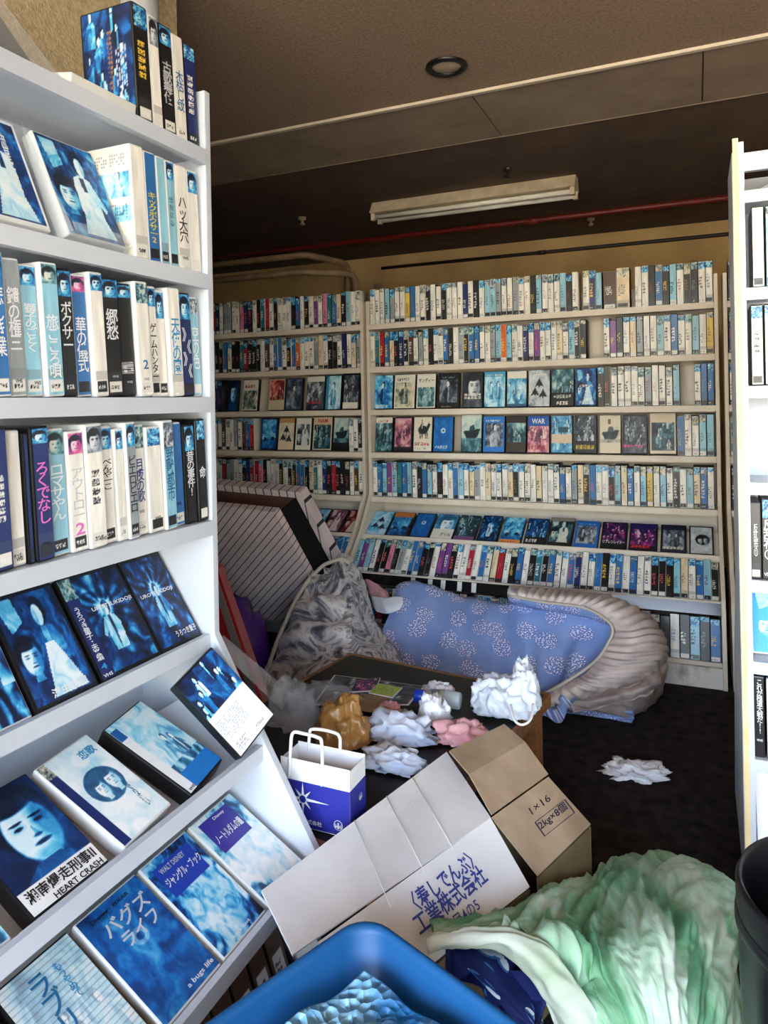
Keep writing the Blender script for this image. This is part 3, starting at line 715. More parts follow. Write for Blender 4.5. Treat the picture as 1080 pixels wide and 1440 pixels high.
# ------------------------------------------------------------------ cases in the back racks
ORD = {1: 'top', 2: 'second', 3: 'third', 4: 'fourth', 5: 'fifth', 6: 'sixth', 7: 'seventh', 8: 'lowest'}
BAY = {'wide rack': (XC0 + .0195, XC1 - .0195), 'dim rack': (-2.96 + .0195, -1.742 - .0195), 'hidden rack': (.122 + .0195, 1.88)}
specs = []          # dicts: area, verts, faces, col, matrix, label, group
rng = random.Random(7)
def xb(px, py, yl): return P(px, py, Y=BY + yl).x
def add_spec(mw, w, h, mesh, label, group):
    p = mw @ Vector((w / 2, 0, h / 2)); specs.append(dict(area=w * h / p.length ** 2, mesh=mesh, mw=mw, label=label, group=group))
def spine_row(rackname, row, x0, x1, seq, yb, zb, th, hbase=.2, force=None):
    lo, hi = BAY[rackname]; x0, x1 = max(x0, lo), min(x1, hi); items = seq.split(); wt = {'D': 1.7, 'O': 1.8, '_': 1.0}
    tot = sum(1.0 if len(i) == 1 and i not in wt else wt.get(i, 1) for i in items); uw = (x1 - x0) / tot; x = x0
    names = [{'D': 'dark brown', 'O': 'orange and cream', '_': 'gap'}.get(i) or COLS[i][0] for i in items]
    for k, it in enumerate(items):
        w = uw * wt.get(it, 1)
        if it != '_':
            cd = {'D': 'd', 'O': 'e'}.get(it, it); h = (hbase if row != 8 else .186) - rng.choice([0, 0, 0, .002, .004, .008, .013]); tw = w * rng.uniform(.93, .985)
            pal = 'warm' if it == 'O' else 'cyan'
            img = spine(cd, rng.randint(0, 99999), 9 if tw < .045 else 14, 42, pal=pal)
            sh = (20, 20, 22) if rng.random() < .62 else (205, 200, 188)
            mw = MBk @ Matrix.Translation((x, yb + (rng.uniform(-.001, .006) if th == 0 else rng.uniform(-.0005, .0012)), zb)) @ Matrix.Rotation(-th, 4, 'X') @ Matrix.Translation((0, 0, .0004))
            lt, rt = (names[k - 1] if k else 'upright'), (names[k + 1] if k + 1 < len(names) else 'upright')
            lt = 'a gap' if lt == 'gap' else ('the end' if lt == 'upright' else lt); rt = 'a gap' if rt == 'gap' else ('the end' if rt == 'upright' else rt)
            nm = names[k]
            lab = f'{nm}-spined video case standing between {lt} and {rt}, {ORD[row]} shelf, {rackname}'
            add_spec(mw, tw, h, far_case(tw, .108, h, img, sh), lab, f'video cases on the {ORD[row]} shelf of {rackname}')
        x += w
WIDE, DIM, HID = 'wide rack', 'dim rack', 'hidden rack'
yS = .014
def seg(rk, row, pa, pb, py, seq, yb=yS, zb=None, th=0): spine_row(rk, row, xb(pa, py, yb), xb(pb, py, yb), seq, yb, ZB[row - 1] if zb is None else zb, th)
seg(WIDE, 1, 521, 814, 455, 'w w w c g w w y b w w k w w k w w w n w k w c c g w w g w w k c w w w c k w')
seg(WIDE, 1, 820, 847, 432, 'w n c'); seg(WIDE, 1, 849, 887, 430, 'D O'); seg(WIDE, 1, 893, 1005, 425, 'w w k b k c w k k w w')
seg(WIDE, 2, 521, 825, 512, 'w t r b e k n k d w g w k w w b k w g k b b w w g c o c w w n w m w w w e w c k k')
seg(WIDE, 2, 849, 1005, 500, 'w m k w e g w w c w b w w c w y')
seg(WIDE, 3, 841, 957, 573, 'k k w w w w w g w w w c'); seg(WIDE, 3, 977, 1005, 570, 'w b b')
seg(WIDE, 4, 953, 1005, 641, 'b w w c c')
seg(WIDE, 5, 522, 1005, 705, 'w b c m c t b c w k b c w k w w b c w e g w e w w w e k w w w e w w w b w g e k b w w k c e b w c y w c w k w c e b w')
xr7a, xr7b = XC0 + .022, XC1 - .022
spine_row(WIDE, 7, xr7a, xr7b, 'c m c w k k p k g w b b k k w m m k w w r w b w e r w k b w k t k b w w b n w w b k w b w b w w k k k c e w b c k', Y7, Z7, TH7)
spine_row(WIDE, 8, xr7a, xr7b, 'n n k b r k w n n k w b r r k p k d k w k n w b k c w k c w k n k b w k w n k w k c k b', Y8, Z8, TH8)
seg(DIM, 1, 292, 513, 465, 'p r n w g g w w p n k w k t r w k w w w k b w k w m w p t b e k c w w')
seg(DIM, 2, 297, 513, 521, 'p k k b w k k t r k k k w d w b b w k b o w w w g e w k k w n w e g')
seg(DIM, 3, 296, 312, 579, 'g n n', zb=ZB[2])
seg(DIM, 4, 301, 358, 636, 'w w d w w g w d b r')
seg(DIM, 4, 491, 513, 636, 'w w k')
seg(DIM, 5, 297, 513, 694, 'd w w r g g w w k n r r p k w w w k w k k b b k e t w n k r k k k w d w')
spine_row(DIM, 7, -2.3, -1.765, 'k n r k b n k y n m r k r n b b', Y7, Z7, TH7)
for rw, sq in ((1, 'k w'), (2, 'n k'), (3, 'w w'), (4, 't k'), (5, 'k n')):
    spine_row(HID, rw, .145, .21, sq, yS, ZB[rw - 1], 0)
spine_row(HID, 7, .145, .21, 'w k', Y7, Z7, TH7); spine_row(HID, 8, .145, .21, 'c k', Y8, Z8, TH8)

def face_row(rk, row, py, yb, zb, th, items, h=.196):
    for it in items:
        pa, pb, kind, pal, desc = it[:5]; kw = it[5] if len(it) > 5 else {}
        x0, x1 = max(xb(pa, py, yb), BAY[rk][0]), min(xb(pb, py, yb), BAY[rk][1]); w = min(x1 - x0 - .003, .128); hh = h * kw.pop('hs', 1); sh = kw.pop('shell', (18, 18, 20)); tl = kw.pop('titles', ())
        img = cover(kind, pal, rng.randint(0, 9999), 30, 46, **kw); d = .027
        mw = MBk @ Matrix.Translation((x0, yb, zb + d * math.sin(th) * (1 if th < .5 else 0))) @ Matrix.Rotation(-th, 4, 'X') @ Matrix.Translation((0, 0, .0006))
        s = dict(mesh=far_case(w, d, hh, img, sh), titles=tl)
        add_spec(mw, w, hh, s['mesh'], f'face-out video case, {desc}, {ORD[row]} shelf of {rk}', f'face-out cases on the {ORD[row]} shelf of {rk}')
        specs[-1]['titles'] = [(t[0], t[1] * w, t[2] * hh, t[3] * w, t[4] * hh, t[5]) for t in tl]
W_, K_ = (232, 226, 212), (16, 16, 20)
TF = R(9)
face_row(WIDE, 3, 574, .05, ZB[2], TF, [
    (523, 552, 'single', 'deep', 'blue with one helmeted figure', {'marks': [(.1, .05, .9, .14, 5, 1, W_)]}),
    (553.5, 583.5, 'single', 'cream', 'white with small dark figure', {'bands': [(0, .78, 1, 1, W_)], 'marks': [(.15, .82, .85, .93, 6, 1, (70, 76, 84))], 'border': W_}),
    (585, 612.5, 'pair', 'teal', 'white with bold black katakana title', {'bands': [(0, .62, 1, 1, W_)], 'border': W_, 'titles': [('サンディー', .1, .74, .8, .13, 'ink_black')]}),
    (615, 646, 'single', 'grey', 'black framed with hatted cowboy', {'bg': K_, 'marks': [(.2, .86, .8, .93, 6, 1, (120, 150, 160)), (.2, .04, .8, .1, 7, 1, (190, 160, 90))]}),
    (650, 679, 'face', 'grey', 'dark with wide-hatted face', {'marks': [(.1, .25, .95, .42, 5, 2, W_)]}),
    (680.5, 711, 'pair', 'pale', 'pale blue with two standing men', {'bands': [(0, .85, 1, 1, (70, 160, 200))], 'marks': [(.1, .88, .9, .95, 6, 1, W_)]}),
    (712.5, 741, 'people', 'pale', 'white with running group', {'bands': [(0, 0, 1, .1, (50, 90, 130)), (0, .8, 1, .98, W_)]}),
    (743, 774, 'jets', 'grey', 'steel grey with three fighter jets', {'marks': [(.15, .86, .85, .93, 7, 1, W_)]}),
    (775.5, 807.5, 'people', 'teal', 'black lower half below boat scene', {'bands': [(0, 0, 1, .38, K_)], 'marks': [(.1, .22, .9, .34, 6, 1, (180, 190, 180)), (.25, .06, .8, .18, 4, 1, W_)]}),
    (809, 839.5, 'figure', 'deep', 'navy with pale bold title', {'marks': [(.2, .5, .95, .6, 5, 1, W_), (.2, .06, .8, .16, 5, 1, (190, 200, 214))]})])
face_row(WIDE, 4, 641, .05, ZB[3], TF, [
    (526, 551.5, 'people', 'teal', 'dark teal landing scene under white sky', {'bands': [(0, .84, 1, 1, W_)], 'marks': [(.15, .86, .85, .94, 6, 1, (180, 70, 50))]}),
    (553, 579.5, 'people', 'rose', 'rosy with several faces', {'bands': [(0, 0, 1, .14, (40, 30, 44))], 'border': (40, 36, 60)}),
    (581, 607.5, 'horse', 'cream', 'cream with rearing horse', {'bands': [(0, 0, 1, .3, W_)], 'marks': [(.08, .18, .92, .29, 5, 1, (190, 70, 50)), (.1, .08, .9, .14, 9, 1, (90, 90, 90))]}),
    (609, 637, 'plain', 'deep', 'mid blue with diving bird', {'marks': [(.1, .1, .9, .22, 5, 1, (190, 215, 230))]}),
    (648, 677.5, 'ship', 'teal', 'teal with big ship bow', {'hs': 1.06, 'marks': [(.15, .88, .85, .95, 6, 1, (190, 214, 220))]}),
    (679, 710, 'single', 'grey', 'bright blue framed with lone soldier', {'bg': (36, 120, 200), 'marks': [(.15, .86, .85, .93, 7, 1, W_)]}),
    (712, 740, 'people', 'teal', 'dark with row of soldiers', {'bands': [(0, .82, 1, 1, (40, 26, 22)), (0, 0, 1, .3, (60, 50, 40))]}),
    (741.5, 773, 'people', 'rose', 'pink and blue under large white WAR', {'bands': [(0, .72, 1, 1, (30, 90, 170))], 'titles': [('WAR', .2, .78, .6, .14, 'ink_white')], 'marks': [(.05, .1, .95, .24, 6, 1, (180, 40, 60))]}),
    (775, 805.5, 'crowd', 'pale', 'pale beach scene with small inset', {'bands': [(0, .28, 1, .5, (220, 196, 170)), (.35, .55, .8, .7, (40, 80, 100))]}),
    (808, 840, 'crowd', 'grey', 'black with round wheels and gold title', {'bands': [(0, 0, 1, .34, K_)], 'marks': [(.08, .12, .92, .28, 5, 1, (200, 170, 60))]}),
    (843, 874, 'ship', 'cream', 'cream with grey battleship', {'bands': [(0, .7, 1, 1, (226, 214, 186)), (0, 0, 1, .3, (226, 214, 186)), (.42, .78, .55, .9, (140, 90, 70))]}),
    (876.5, 911.5, 'crowd', 'grey', 'violet grey helmets above pink title', {'marks': [(.05, .16, .95, .28, 6, 1, (214, 60, 130))], 'border': (30, 26, 60)}),
    (914, 952, 'crowd', 'teal', 'wide beige with green soldier crowd', {'hs': 1.05, 'bands': [(0, .78, 1, 1, (220, 204, 176)), (0, 0, 1, .1, (220, 204, 176))], 'titles': [('NAM', .3, .82, .5, .12, 'rack_edge')], 'border': (220, 204, 176)})])
face_row(WIDE, 6, 768, -.108, .507, TH6, [
    (513, 541, 'jets', 'deep', 'deep blue with leaping dolphin shape', {'marks': [(.1, .08, .9, .2, 5, 1, (190, 220, 240))]}),
    (542, 571, 'car', 'deep', 'orange topped with blue machine', {'bands': [(0, .8, 1, 1, (196, 120, 60))], 'border': K_}),
    (574, 602, 'plain', 'deep', 'plain blue with tiny centre picture', {'border': K_}),
    (604, 635, 'face', 'pale', 'pale with cropped face and black title', {'bands': [(0, 0, 1, .4, (226, 222, 210))], 'titles': [('グリル', .4, .1, .5, .14, 'ink_black')]}),
    (636.5, 666, 'crowd', 'teal', 'grey teal with purple footer', {'bands': [(0, 0, 1, .16, (120, 80, 120))]}),
    (669, 698, 'rays', 'cyan', 'black edged with white spray', {'border': K_, 'hs': 1.03}),
    (701, 731.5, 'car', 'cyan', 'blue car above orange title', {'bands': [(0, 0, 1, .14, (226, 150, 80))], 'marks': [(.1, .03, .9, .12, 6, 1, (200, 60, 30))]}),
    (735, 766, 'crowd', 'cyan', 'black with grey gathering', {'bands': [(0, 0, 1, .3, K_)], 'marks': [(.1, .1, .75, .24, 4, 1, W_)]}),
    (767.5, 803, 'figure', 'teal', 'tall dark with reclining figure', {'hs': 1.08, 'bands': [(0, .88, 1, 1, (150, 140, 124)), (0, 0, 1, .14, K_)], 'border': K_}),
    (805, 840, 'pair', 'grey', 'blue framed with dark inner picture', {'bg': (36, 104, 190), 'marks': [(.15, .86, .85, .93, 7, 1, (150, 200, 230))]}),
    (843, 880.5, 'crowd', 'mag', 'black magenta with white katakana title', {'bands': [(0, 0, 1, .3, K_)], 'border': K_, 'titles': [('リプレンレイター', .08, .2, .86, .12, 'ink_white')]}),
    (883, 926, 'crowd', 'mag', 'purple with glowing red title', {'bands': [(0, 0, 1, .2, (24, 10, 30)), (0, .8, 1, 1, (30, 26, 90))], 'marks': [(.1, .12, .9, .26, 5, 1, (230, 50, 60))], 'border': K_}),
    (928, 966, 'pair', 'grey', 'black with silvery couple and script', {'border': K_, 'marks': [(.1, .14, .9, .26, 6, 1, W_)], 'bg': (24, 34, 60)}),
    (969, 1005, 'flowers', 'grey', 'black strewn with pale leaves', {'border': K_})])
face_row(DIM, 3, 579, .05, ZB[2], TF, [
    (320, 333, 'face', 'deep', 'narrow dark blue', {}), (340, 362, 'people', 'cream', 'cream with red heading', {'bands': [(0, .66, 1, 1, W_)], 'marks': [(.15, .76, .85, .88, 4, 1, (150, 50, 40))], 'border': W_}),
    (377, 400, 'people', 'red', 'beige with brown photograph', {'bands': [(0, 0, 1, .34, (206, 190, 160))], 'border': (206, 190, 160)}),
    (401, 424, 'single', 'grey', 'slate grey with dark figure', {'border': (50, 60, 110)}), (430, 455.5, 'crowd', 'grey', 'white topped with red title', {'hs': 1.05, 'bands': [(0, .84, 1, 1, W_)], 'marks': [(.1, .18, .9, .32, 4, 1, (200, 50, 50))]}),
    (457, 479, 'single', 'pale', 'pale with black-hatted man', {'hs': 1.04, 'bands': [(0, 0, .22, 1, (50, 140, 180))]}), (481, 505, 'crowd', 'grey', 'black with white print', {'hs': 1.08, 'border': K_, 'bands': [(.05, .04, .95, .2, W_)]})])
face_row(DIM, 4, 636, .05, ZB[3], TF, [
    (366, 389, 'car', 'deep', 'deep blue with red disc', {'border': (20, 30, 90)}), (390.5, 413, 'jets', 'cream', 'cream with dark bird shape', {'bands': [(0, 0, 1, .28, (226, 210, 180)), (0, .86, 1, 1, (200, 150, 90))], 'border': (226, 210, 180)}),
    (414.5, 437, 'figure', 'grey', 'white framed navy swirl', {'bg': W_}), (439, 467, 'crowd', 'teal', 'beige with dark green fighters', {'hs': 1.03, 'bands': [(0, .78, 1, 1, (220, 190, 160))], 'titles': [('NAM', .25, .82, .5, .12, 'ink_red')], 'border': (220, 204, 176)}),
    (468, 490, 'ship', 'teal', 'grey teal seascape', {'bands': [(0, 0, 1, .25, K_)]})])
face_row(DIM, 6, 748, -.108, .507, TH6, [
    (432, 450, 'jets', 'deep', 'navy purple', {'border': (30, 30, 90)}), (451, 475, 'figure', 'rose', 'dark maroon streak', {'border': (70, 30, 40)}), (476.5, 504, 'figure', 'red', 'maroon with pale curve', {'border': (60, 20, 24)})])

specs.sort(key=lambda s: -s['area'])
from collections import defaultdict
KEEP = 258
rest_v, rest_f, rest_c, nrest = [], [], [], 0
for i, s in enumerate(specs):
    v, f, c = s['mesh']
    if i < KEEP or s.get('titles'):
        me = colour_mesh('video_case', v, f, c, M['print_far']); o = link('video_case', me); o.matrix_world = s['mw']; tag(o, s['label'], 'video case', s['group'])
        for t in s.get('titles', ()):
            lettering('lettering', t[0], Matrix.Translation((t[1], -.0016, t[2])), t[3], t[4], M[t[5]], o)
    else:
        m = np.array(s['mw']); vv = v @ m[:3, :3].T + m[:3, 3]; rest_v.append(vv); rest_f.append(f + nrest); rest_c.append(c); nrest += len(v)
if rest_v:
    o = link('video_cases', colour_mesh('video_cases', np.concatenate(rest_v), np.concatenate(rest_f), np.concatenate(rest_c), M['print_far']))
    tag(o, 'remaining small video cases filling the far shelves of the back racks', 'video case', None, 'stuff')
# white plates modelling the reflections of pale cases in the black strip
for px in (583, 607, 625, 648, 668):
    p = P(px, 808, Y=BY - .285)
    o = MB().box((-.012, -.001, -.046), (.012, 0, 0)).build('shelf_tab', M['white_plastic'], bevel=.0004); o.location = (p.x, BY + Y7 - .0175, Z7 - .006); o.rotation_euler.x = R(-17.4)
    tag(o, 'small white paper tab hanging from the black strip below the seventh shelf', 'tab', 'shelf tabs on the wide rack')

# ------------------------------------------------------------------ cases in the left rack (sun-faded, near)
def yl(px, py, yy=0.0): return P(px, py, X=LXF - yy).y
LROW = []
def left_spine(px0, px1, py, row, code, label, titles=(), tilt=3.6, dy=.012, **kw): LROW.append((px0, px1, py, row, code, label, titles, tilt, dy, kw))
def flush_left(x_end=1.1945, ref=.012):
    for row in sorted({r[3] for r in LROW}):
        its = [r for r in LROW if r[3] == row]; foot = []
        for (px0, px1, py, _, code, label, titles, tilt, dy, kw) in its:      # px measured at mid height: carry it down to the foot of the leaning case
            p = P(px0, py, X=LXF - ref); foot.append((p.y + math.tan(R(tilt)) * (p.z - ZL[row - 1]), (yl(px1, py, ref) - p.y)))
        xs, ws = [f[0] for f in foot], [f[1] for f in foot]
        for k in range(1, len(xs)): xs[k] = max(xs[k], xs[k - 1] + ws[k - 1])
        over = xs[-1] + ws[-1] - x_end
        sc = 1.0 if over <= 0 else (x_end - xs[0]) / (xs[-1] + ws[-1] - xs[0])
        for (px0, px1, py, _, code, label, titles, tilt, dy, kw), x, w in zip(its, xs, ws):
            kw = dict(kw); h = kw.pop('h', .203); shell = kw.pop('shell', 'white_plastic'); side = kw.pop('side', None); d = kw.pop('d', .112); seed = kw.pop('seed', None)
            x = xs[0] + (x - xs[0]) * sc; w = max(w * sc * math.cos(R(tilt)) - .0008, .009)
            mw = MLf @ Matrix.Translation((x, dy, ZL[row - 1] + .0005)) @ Matrix.Rotation(R(-tilt), 4, 'Y')
            img = spine(code, seed if seed is not None else int(px0 * 13 + row), 20, 120, port=True, **kw); tt = []
            for t in titles:
                if len(t) == 7 and t[6]: t = (t[0], .14, max(t[2] - .02, .14), .72, t[4] * 1.08) + tuple(t[5:])
                tt.append((t[0], t[1] * w, t[2] * h, t[3] * w, t[4] * h, t[5]) + tuple(t[6:]))
            near_case(mw, w, d, h, shell, img, label, f'spine-out cases on the white rack, {ORD[row]} shelf', side, tt, prints='spine_print')
V = True
# top shelf
back_art = cover('crowd', 'deep', 3, 44, 70, bands=[(.06, .03, .5, .18, (226, 226, 222))], marks=[(.5, .3, .62, .95, 1, 12, (150, 110, 80)), (.66, .3, .95, .95, 5, 26, (190, 200, 214)), (.08, .05, .48, .16, 8, 5, (70, 74, 80))])
left_spine(191, 213, 100, 1, 'k', 'large black case showing its blue back cover, top shelf of the white rack', [('VHS', .3, .06, .4, .03, 'ink_white')], shell='black_plastic', side=back_art, h=.212, d=.125, seed=5)
left_spine(213, 228, 110, 1, 'w', 'blank white case beside the large black case, top shelf of the white rack', [], text=False, h=.208)
left_spine(228, 247, 118, 1, 'k', 'black case with faded grey title, top shelf of the white rack', [('古歌舞伎', .25, .3, .5, .36, 'ink_grey', V)], text=False, shell='black_plastic', h=.206)
left_spine(247, 263, 126, 1, 'w', 'white case with pale blue vertical title, top shelf of the white rack', [('木枯し紋', .25, .3, .5, .36, 'ink_teal', V)], text=False)
left_spine(263, 280, 132, 1, 'n', 'dark patterned case at the open end of the white rack top shelf', [], shell='black_plastic', h=.2, seed=12)
# second shelf
side_w = cover('people', 'pale', 8, 44, 70, bands=[(0, .0, 1, .34, (226, 222, 212)), (0, .48, 1, .55, (226, 222, 212)), (0, .78, 1, 1, (226, 222, 212)), (.0, .0, .25, 1, (226, 222, 212))], marks=[(.3, .84, .95, .96, 14, 4, (40, 60, 90)), (.3, .36, .95, .54, 14, 5, (40, 60, 90)), (.4, .04, .8, .3, 7, 6, (90, 110, 130))])
left_spine(187, 206, 285, 2, 'w', 'cream white case showing its text-covered back, second shelf of the white rack', [('VHS', .3, .06, .4, .03, 'ink_black')], text=False, side=side_w, d=.12, h=.205)
left_spine(206, 223, 290, 2, 'b', 'blue case with red top and yellow title, second shelf of the white rack', [('キックボクサー2', .2, .2, .55, .42, 'ink_yellow', V)], pal='red', text=False, seed=3)
left_spine(223, 236, 292, 2, 'c', 'hazy pale blue case wrapped in film, second shelf of the white rack', [], text=False)
left_spine(236, 249, 294, 2, 'c', 'pale blue case with white blotches, second shelf of the white rack', [], seed=31)
left_spine(249, 266, 298, 2, 'w', 'white case with large black vertical katakana, second shelf of the white rack', [('ハッ大穴', .2, .28, .6, .4, 'ink_black', V), ('VHS', .25, .1, .5, .03, 'ink_black')], text=False)
left_spine(266, 281, 300, 2, 'w', 'slim white case with blue portrait ending the second shelf of the white rack', [], seed=9, text=False)
# third shelf
t3 = 470
row3 = [(-14, 10, 'b', 'deep blue case with white title', [('悲しき業', .2, .3, .6, .45, 'ink_white', V)]),
        (10, 36, 'g', 'grey case with large white title and small blue picture', [('鑓の権三', .2, .36, .6, .42, 'ink_white', V), ('VHS', .3, .1, .4, .03, 'ink_black')]),
        (36, 62, 'c', 'pale blue case with white title under a portrait', [('獅子のごとく', .3, .36, .4, .34, 'ink_white', V), ('VHS', .45, .09, .4, .03, 'ink_black')]),
        (62, 88, 'c', 'wrapped pale blue case with white rustic title', [('旅ごころ唄', .25, .12, .5, .44, 'ink_white', V)]),
        (88, 110, 'k', 'black case with big white katakana boxing title', [('ボクサー', .22, .42, .56, .32, 'ink_white', V), ('VHS', .3, .17, .4, .03, 'ink_black')]),
        (110, 132, 'b', 'blue and pink case with white title', [('華の儀式', .25, .22, .5, .42, 'ink_white', V)]),
        (132, 152, 'w', 'white case with blue portrait and bare spine', [('VHS', .3, .04, .4, .03, 'ink_black')]),
        (152, 176, 'k', 'black case with two large white characters', [('郷愁', .15, .5, .7, .24, 'ink_white', V), ('VHS', .3, .16, .4, .02, 'ink_grey')]),
        (176, 197, 'k', 'black case with slanting white english title', [('THE SPIRITS', .85, .2, .62, .2, 'ink_white', False, -math.pi / 2), ('VHS', .3, .12, .4, .02, 'ink_grey')]),
        (197, 216, 'w', 'white case with a faded blue numeral two', [('2', .3, .24, .4, .08, 'ink_teal'), ('VHS', .3, .14, .4, .025, 'ink_teal')]),
        (216, 229, 'w', 'white case with black title panel', [('ゲームハンター', .3, .2, .4, .45, 'ink_black', V), ('VHS', .2, .04, .6, .03, 'ink_black')]),
        (229, 243, 'w', 'plain white case with small blue girl picture', []),
        (243, 261, 'w', 'white case with light blue flowing title', [('天使の園', .25, .22, .5, .48, 'ink_cyan', V)]),
        (261, 278, 'n', 'navy case with a white splash down the spine', [('》《》《', .2, .2, .6, .45, 'ink_white', V)]),
        (278, 291, 'c', 'slim pale blue case at the shelf end', [('空の色', .3, .3, .4, .4, 'ink_white', V)])]
for k, (a, b, cd, ds, tt) in enumerate(row3):
    left_spine(a, b, t3, 3, cd, ds + ', third shelf of white rack', tt, text=False, shell='black_plastic' if cd in 'kn' else 'white_plastic', h=.208 - .004 * (k % 3), dy=.008 + .004 * ((k * 7) % 3), pal='mag' if k == 5 else 'cyan', seed=200 + k)
# fourth shelf
t4 = 683
row4 = [(-16, 11, 'n', 'crinkled film-wrapped dark case', []), (11, 37, 'w', 'blank white case with small black footer print', [('VHS', .35, .04, .4, .03, 'ink_black')]),
        (37, 46, 'n', 'thin navy case squeezed beside the blank white one', []), (46, 73, 'n', 'navy case with pink title and portrait of a man', [('ろくでなし', .2, .3, .6, .42, 'ink_pink', V), ('VHS', .3, .12, .4, .025, 'ink_black')]),
        (73, 102, 'c', 'bright blue case with white title and pin on top', [('ロマサやん', .25, .3, .5, .4, 'ink_white', V)]),
        (102, 126, 'w', 'white case with pink title and large pink numeral two', [('アウトロー', .2, .32, .4, .36, 'ink_grey', V), ('2', .2, .14, .6, .1, 'ink_pink')]),
        (126, 151, 'w', 'wide white case printed with blocks of small text', [('VHS', .5, .05, .4, .03, 'ink_black')]),
        (151, 171, 'w', 'white case with portrait and thin black title', [('べんや一こ', .4, .48, .3, .24, 'ink_black', V), ('VHS', .3, .05, .4, .03, 'ink_black')]),
        (171, 184, 'w', 'white case with small dark badge on top', []), (184, 199, 'g', 'grey case with outlined katakana repeated twice', [('ピエロピエロ', .25, .25, .5, .45, 'ink_black', V)]),
        (199, 217, 'w', 'white case with deep blue vertical title', [('月夜の歌', .25, .32, .5, .36, 'ink_blue', V), ('VHS', .3, .2, .4, .03, 'ink_black')]),
        (217, 238, 'w', 'white case with long-haired portrait', [('VHS', .3, .12, .4, .03, 'ink_black')]), (238, 254, 'c', 'pale case with bold blue four-character title', [('野獣都市', .18, .28, .64, .46, 'ink_teal', V)]),
        (254, 271, 'b', 'bright blue case with thin white text', [('VHS', .3, .2, .4, .03, 'ink_black')]), (271, 286, 'k', 'black case with white title and exclamation mark', [('昔の事件!', .28, .3, .44, .42, 'ink_white', V)]),
        (286, 299, 'k', 'black and blue case at the shelf end', [('命', .15, .42, .7, .12, 'ink_white')])]
for k, (a, b, cd, ds, tt) in enumerate(row4):
    left_spine(a, b, t4, 4, cd, ds + ', fourth shelf of white rack', tt, text=(k in (6, 0)), shell='black_plastic' if cd in 'kn' else 'white_plastic', h=.206 - .005 * (k % 3), dy=.006 + .005 * ((k * 5) % 3), tilt=3.0, pal='mag' if k == 5 else 'cyan', seed=300 + k)
flush_left()

# face-out cases leaning on the slanted trays of the left rack
def left_face(bx, w, tray, img, label, titles=(), h=.198, d=.027, shell='black_plastic', tilt=0.0, lift=0.0, dfront=0.0):
    yb, zb, th = tray[:3]
    mw = MLf @ Matrix.Translation((bx, yb, zb)) @ Matrix.Rotation(-th, 4, 'X') @ Matrix.Translation((0, -lift, .0006 + dfront)) @ Matrix.Rotation(tilt, 4, 'Y')
    tt = [(t[0], t[1] * w, t[2] * h, t[3] * w, t[4] * h, t[5]) + tuple(t[6:]) for t in titles]
    return near_case(mw, w, d, h, shell, img, label, 'face-out cases on the slanted trays of the white rack', None, tt)
W2, H2 = 74, 116
T5, T6, T7 = trL[0], trL[1], trL[2]
left_face(.665, .118, T5, cover('sea', 'cyan', 11, W2, H2), 'bright blue case with blurred rushing water picture, first tray of the white rack', shell='white_plastic')
left_face(.790, .126, T5, cover('figure', 'deep', 21, W2, H2, border=(14, 16, 26)), 'blue case with a pale long dress figure, first tray of the white rack', [('淫虫学園', .3, .05, .55, .08, 'ink_white')])
img = cover('rays', 'cyan', 33, 90, H2, border=(14, 16, 26)); img[:, :int(90 * .2)] = spine('n', 77, 18, H2, text=False, bottom=False)
left_face(.925, .146, T5, img, 'double-width black case with vertical white title down one edge, first tray', [('うろつき童子・未来編', .05, .18, .1, .52, 'ink_white', V), ('4', .05, .1, .09, .05, 'ink_cyan'), ('VHS', .03, .03, .14, .03, 'ink_white'), ('UROTSUKIDOJI', .3, .6, .66, .05, 'ink_white')])
left_face(1.072, .118, T5, cover('rays', 'deep', 35, W2, H2, border=(14, 16, 26)), 'blue case with a star burst creature at the end of the first tray', [('UROTSUKIDOJI', .12, .55, .76, .05, 'ink_white'), ('うろつき童子', .45, .08, .5, .07, 'ink_white')])
# second tray
left_face(.52, .125, T6, cover('sea', 'pale', 41, W2, H2, marks=[]), 'pale blue case with two large white characters, second tray of the white rack', [('牧師', .35, .08, .55, .16, 'ink_white')], shell='white_plastic')
img = cover('face', 'cyan', 52, W2, H2); img[:int(H2 * .2)] = (236, 236, 236)
left_face(.678, .132, T6, img, 'case with a large stern face over bold black lettering, second tray', [('湘南爆走刑事Ⅱ', .06, .09, .88, .1, 'ink_black'), ('HEART CRASH', .3, .02, .64, .05, 'ink_black')], d=.03)
img = cover('flowers', 'pale', 61, W2, H2); img[:, :int(W2 * .16)] = spine('n', 78, int(W2 * .16), H2, text=False, bottom=False)
left_face(.842, .118, T6, img, 'pale flower-patterned case with a couple in an oval, second tray', [('恋歌', .6, .8, .3, .1, 'ink_cyan'), ('めぐり逢い', .72, .12, .08, .34, 'ink_teal', V)], shell='white_plastic', h=.196, tilt=-.1)
img = cover('sea', 'pale', 72, W2, H2, bands=[(0, 0, .2, .8, (236, 238, 240)), (.02, .8, .18, .94, (20, 90, 160))]); img[:int(H2 * .2), int(W2 * .2):] = (30, 120, 200)
left_face(.998, .112, T6, img, 'thick black case with two people under pale sky, tilted on the second tray', [('VHS', .05, .03, .14, .03, 'ink_black')], d=.032, tilt=-.16, lift=.002)
img = cover('crowd', 'cyan', 83, W2, H2, bands=[(0, 0, 1, .5, (236, 238, 240))], marks=[(.06, .2, .94, .46, 22, 9, (90, 104, 120)), (.1, .04, .4, .14, 10, 3, (20, 24, 30)), (.6, .06, .9, .1, 8, 1, (20, 24, 30))])
SL = .914
bl_, br__, tl_ = [Vector((0, 0, CAMH)) + (Vector(q) - Vector((0, 0, CAMH))) * SL for q in ((-.862, 1.22, .519), (-.846, 1.325, .569), (-.985, 1.167, .667))]
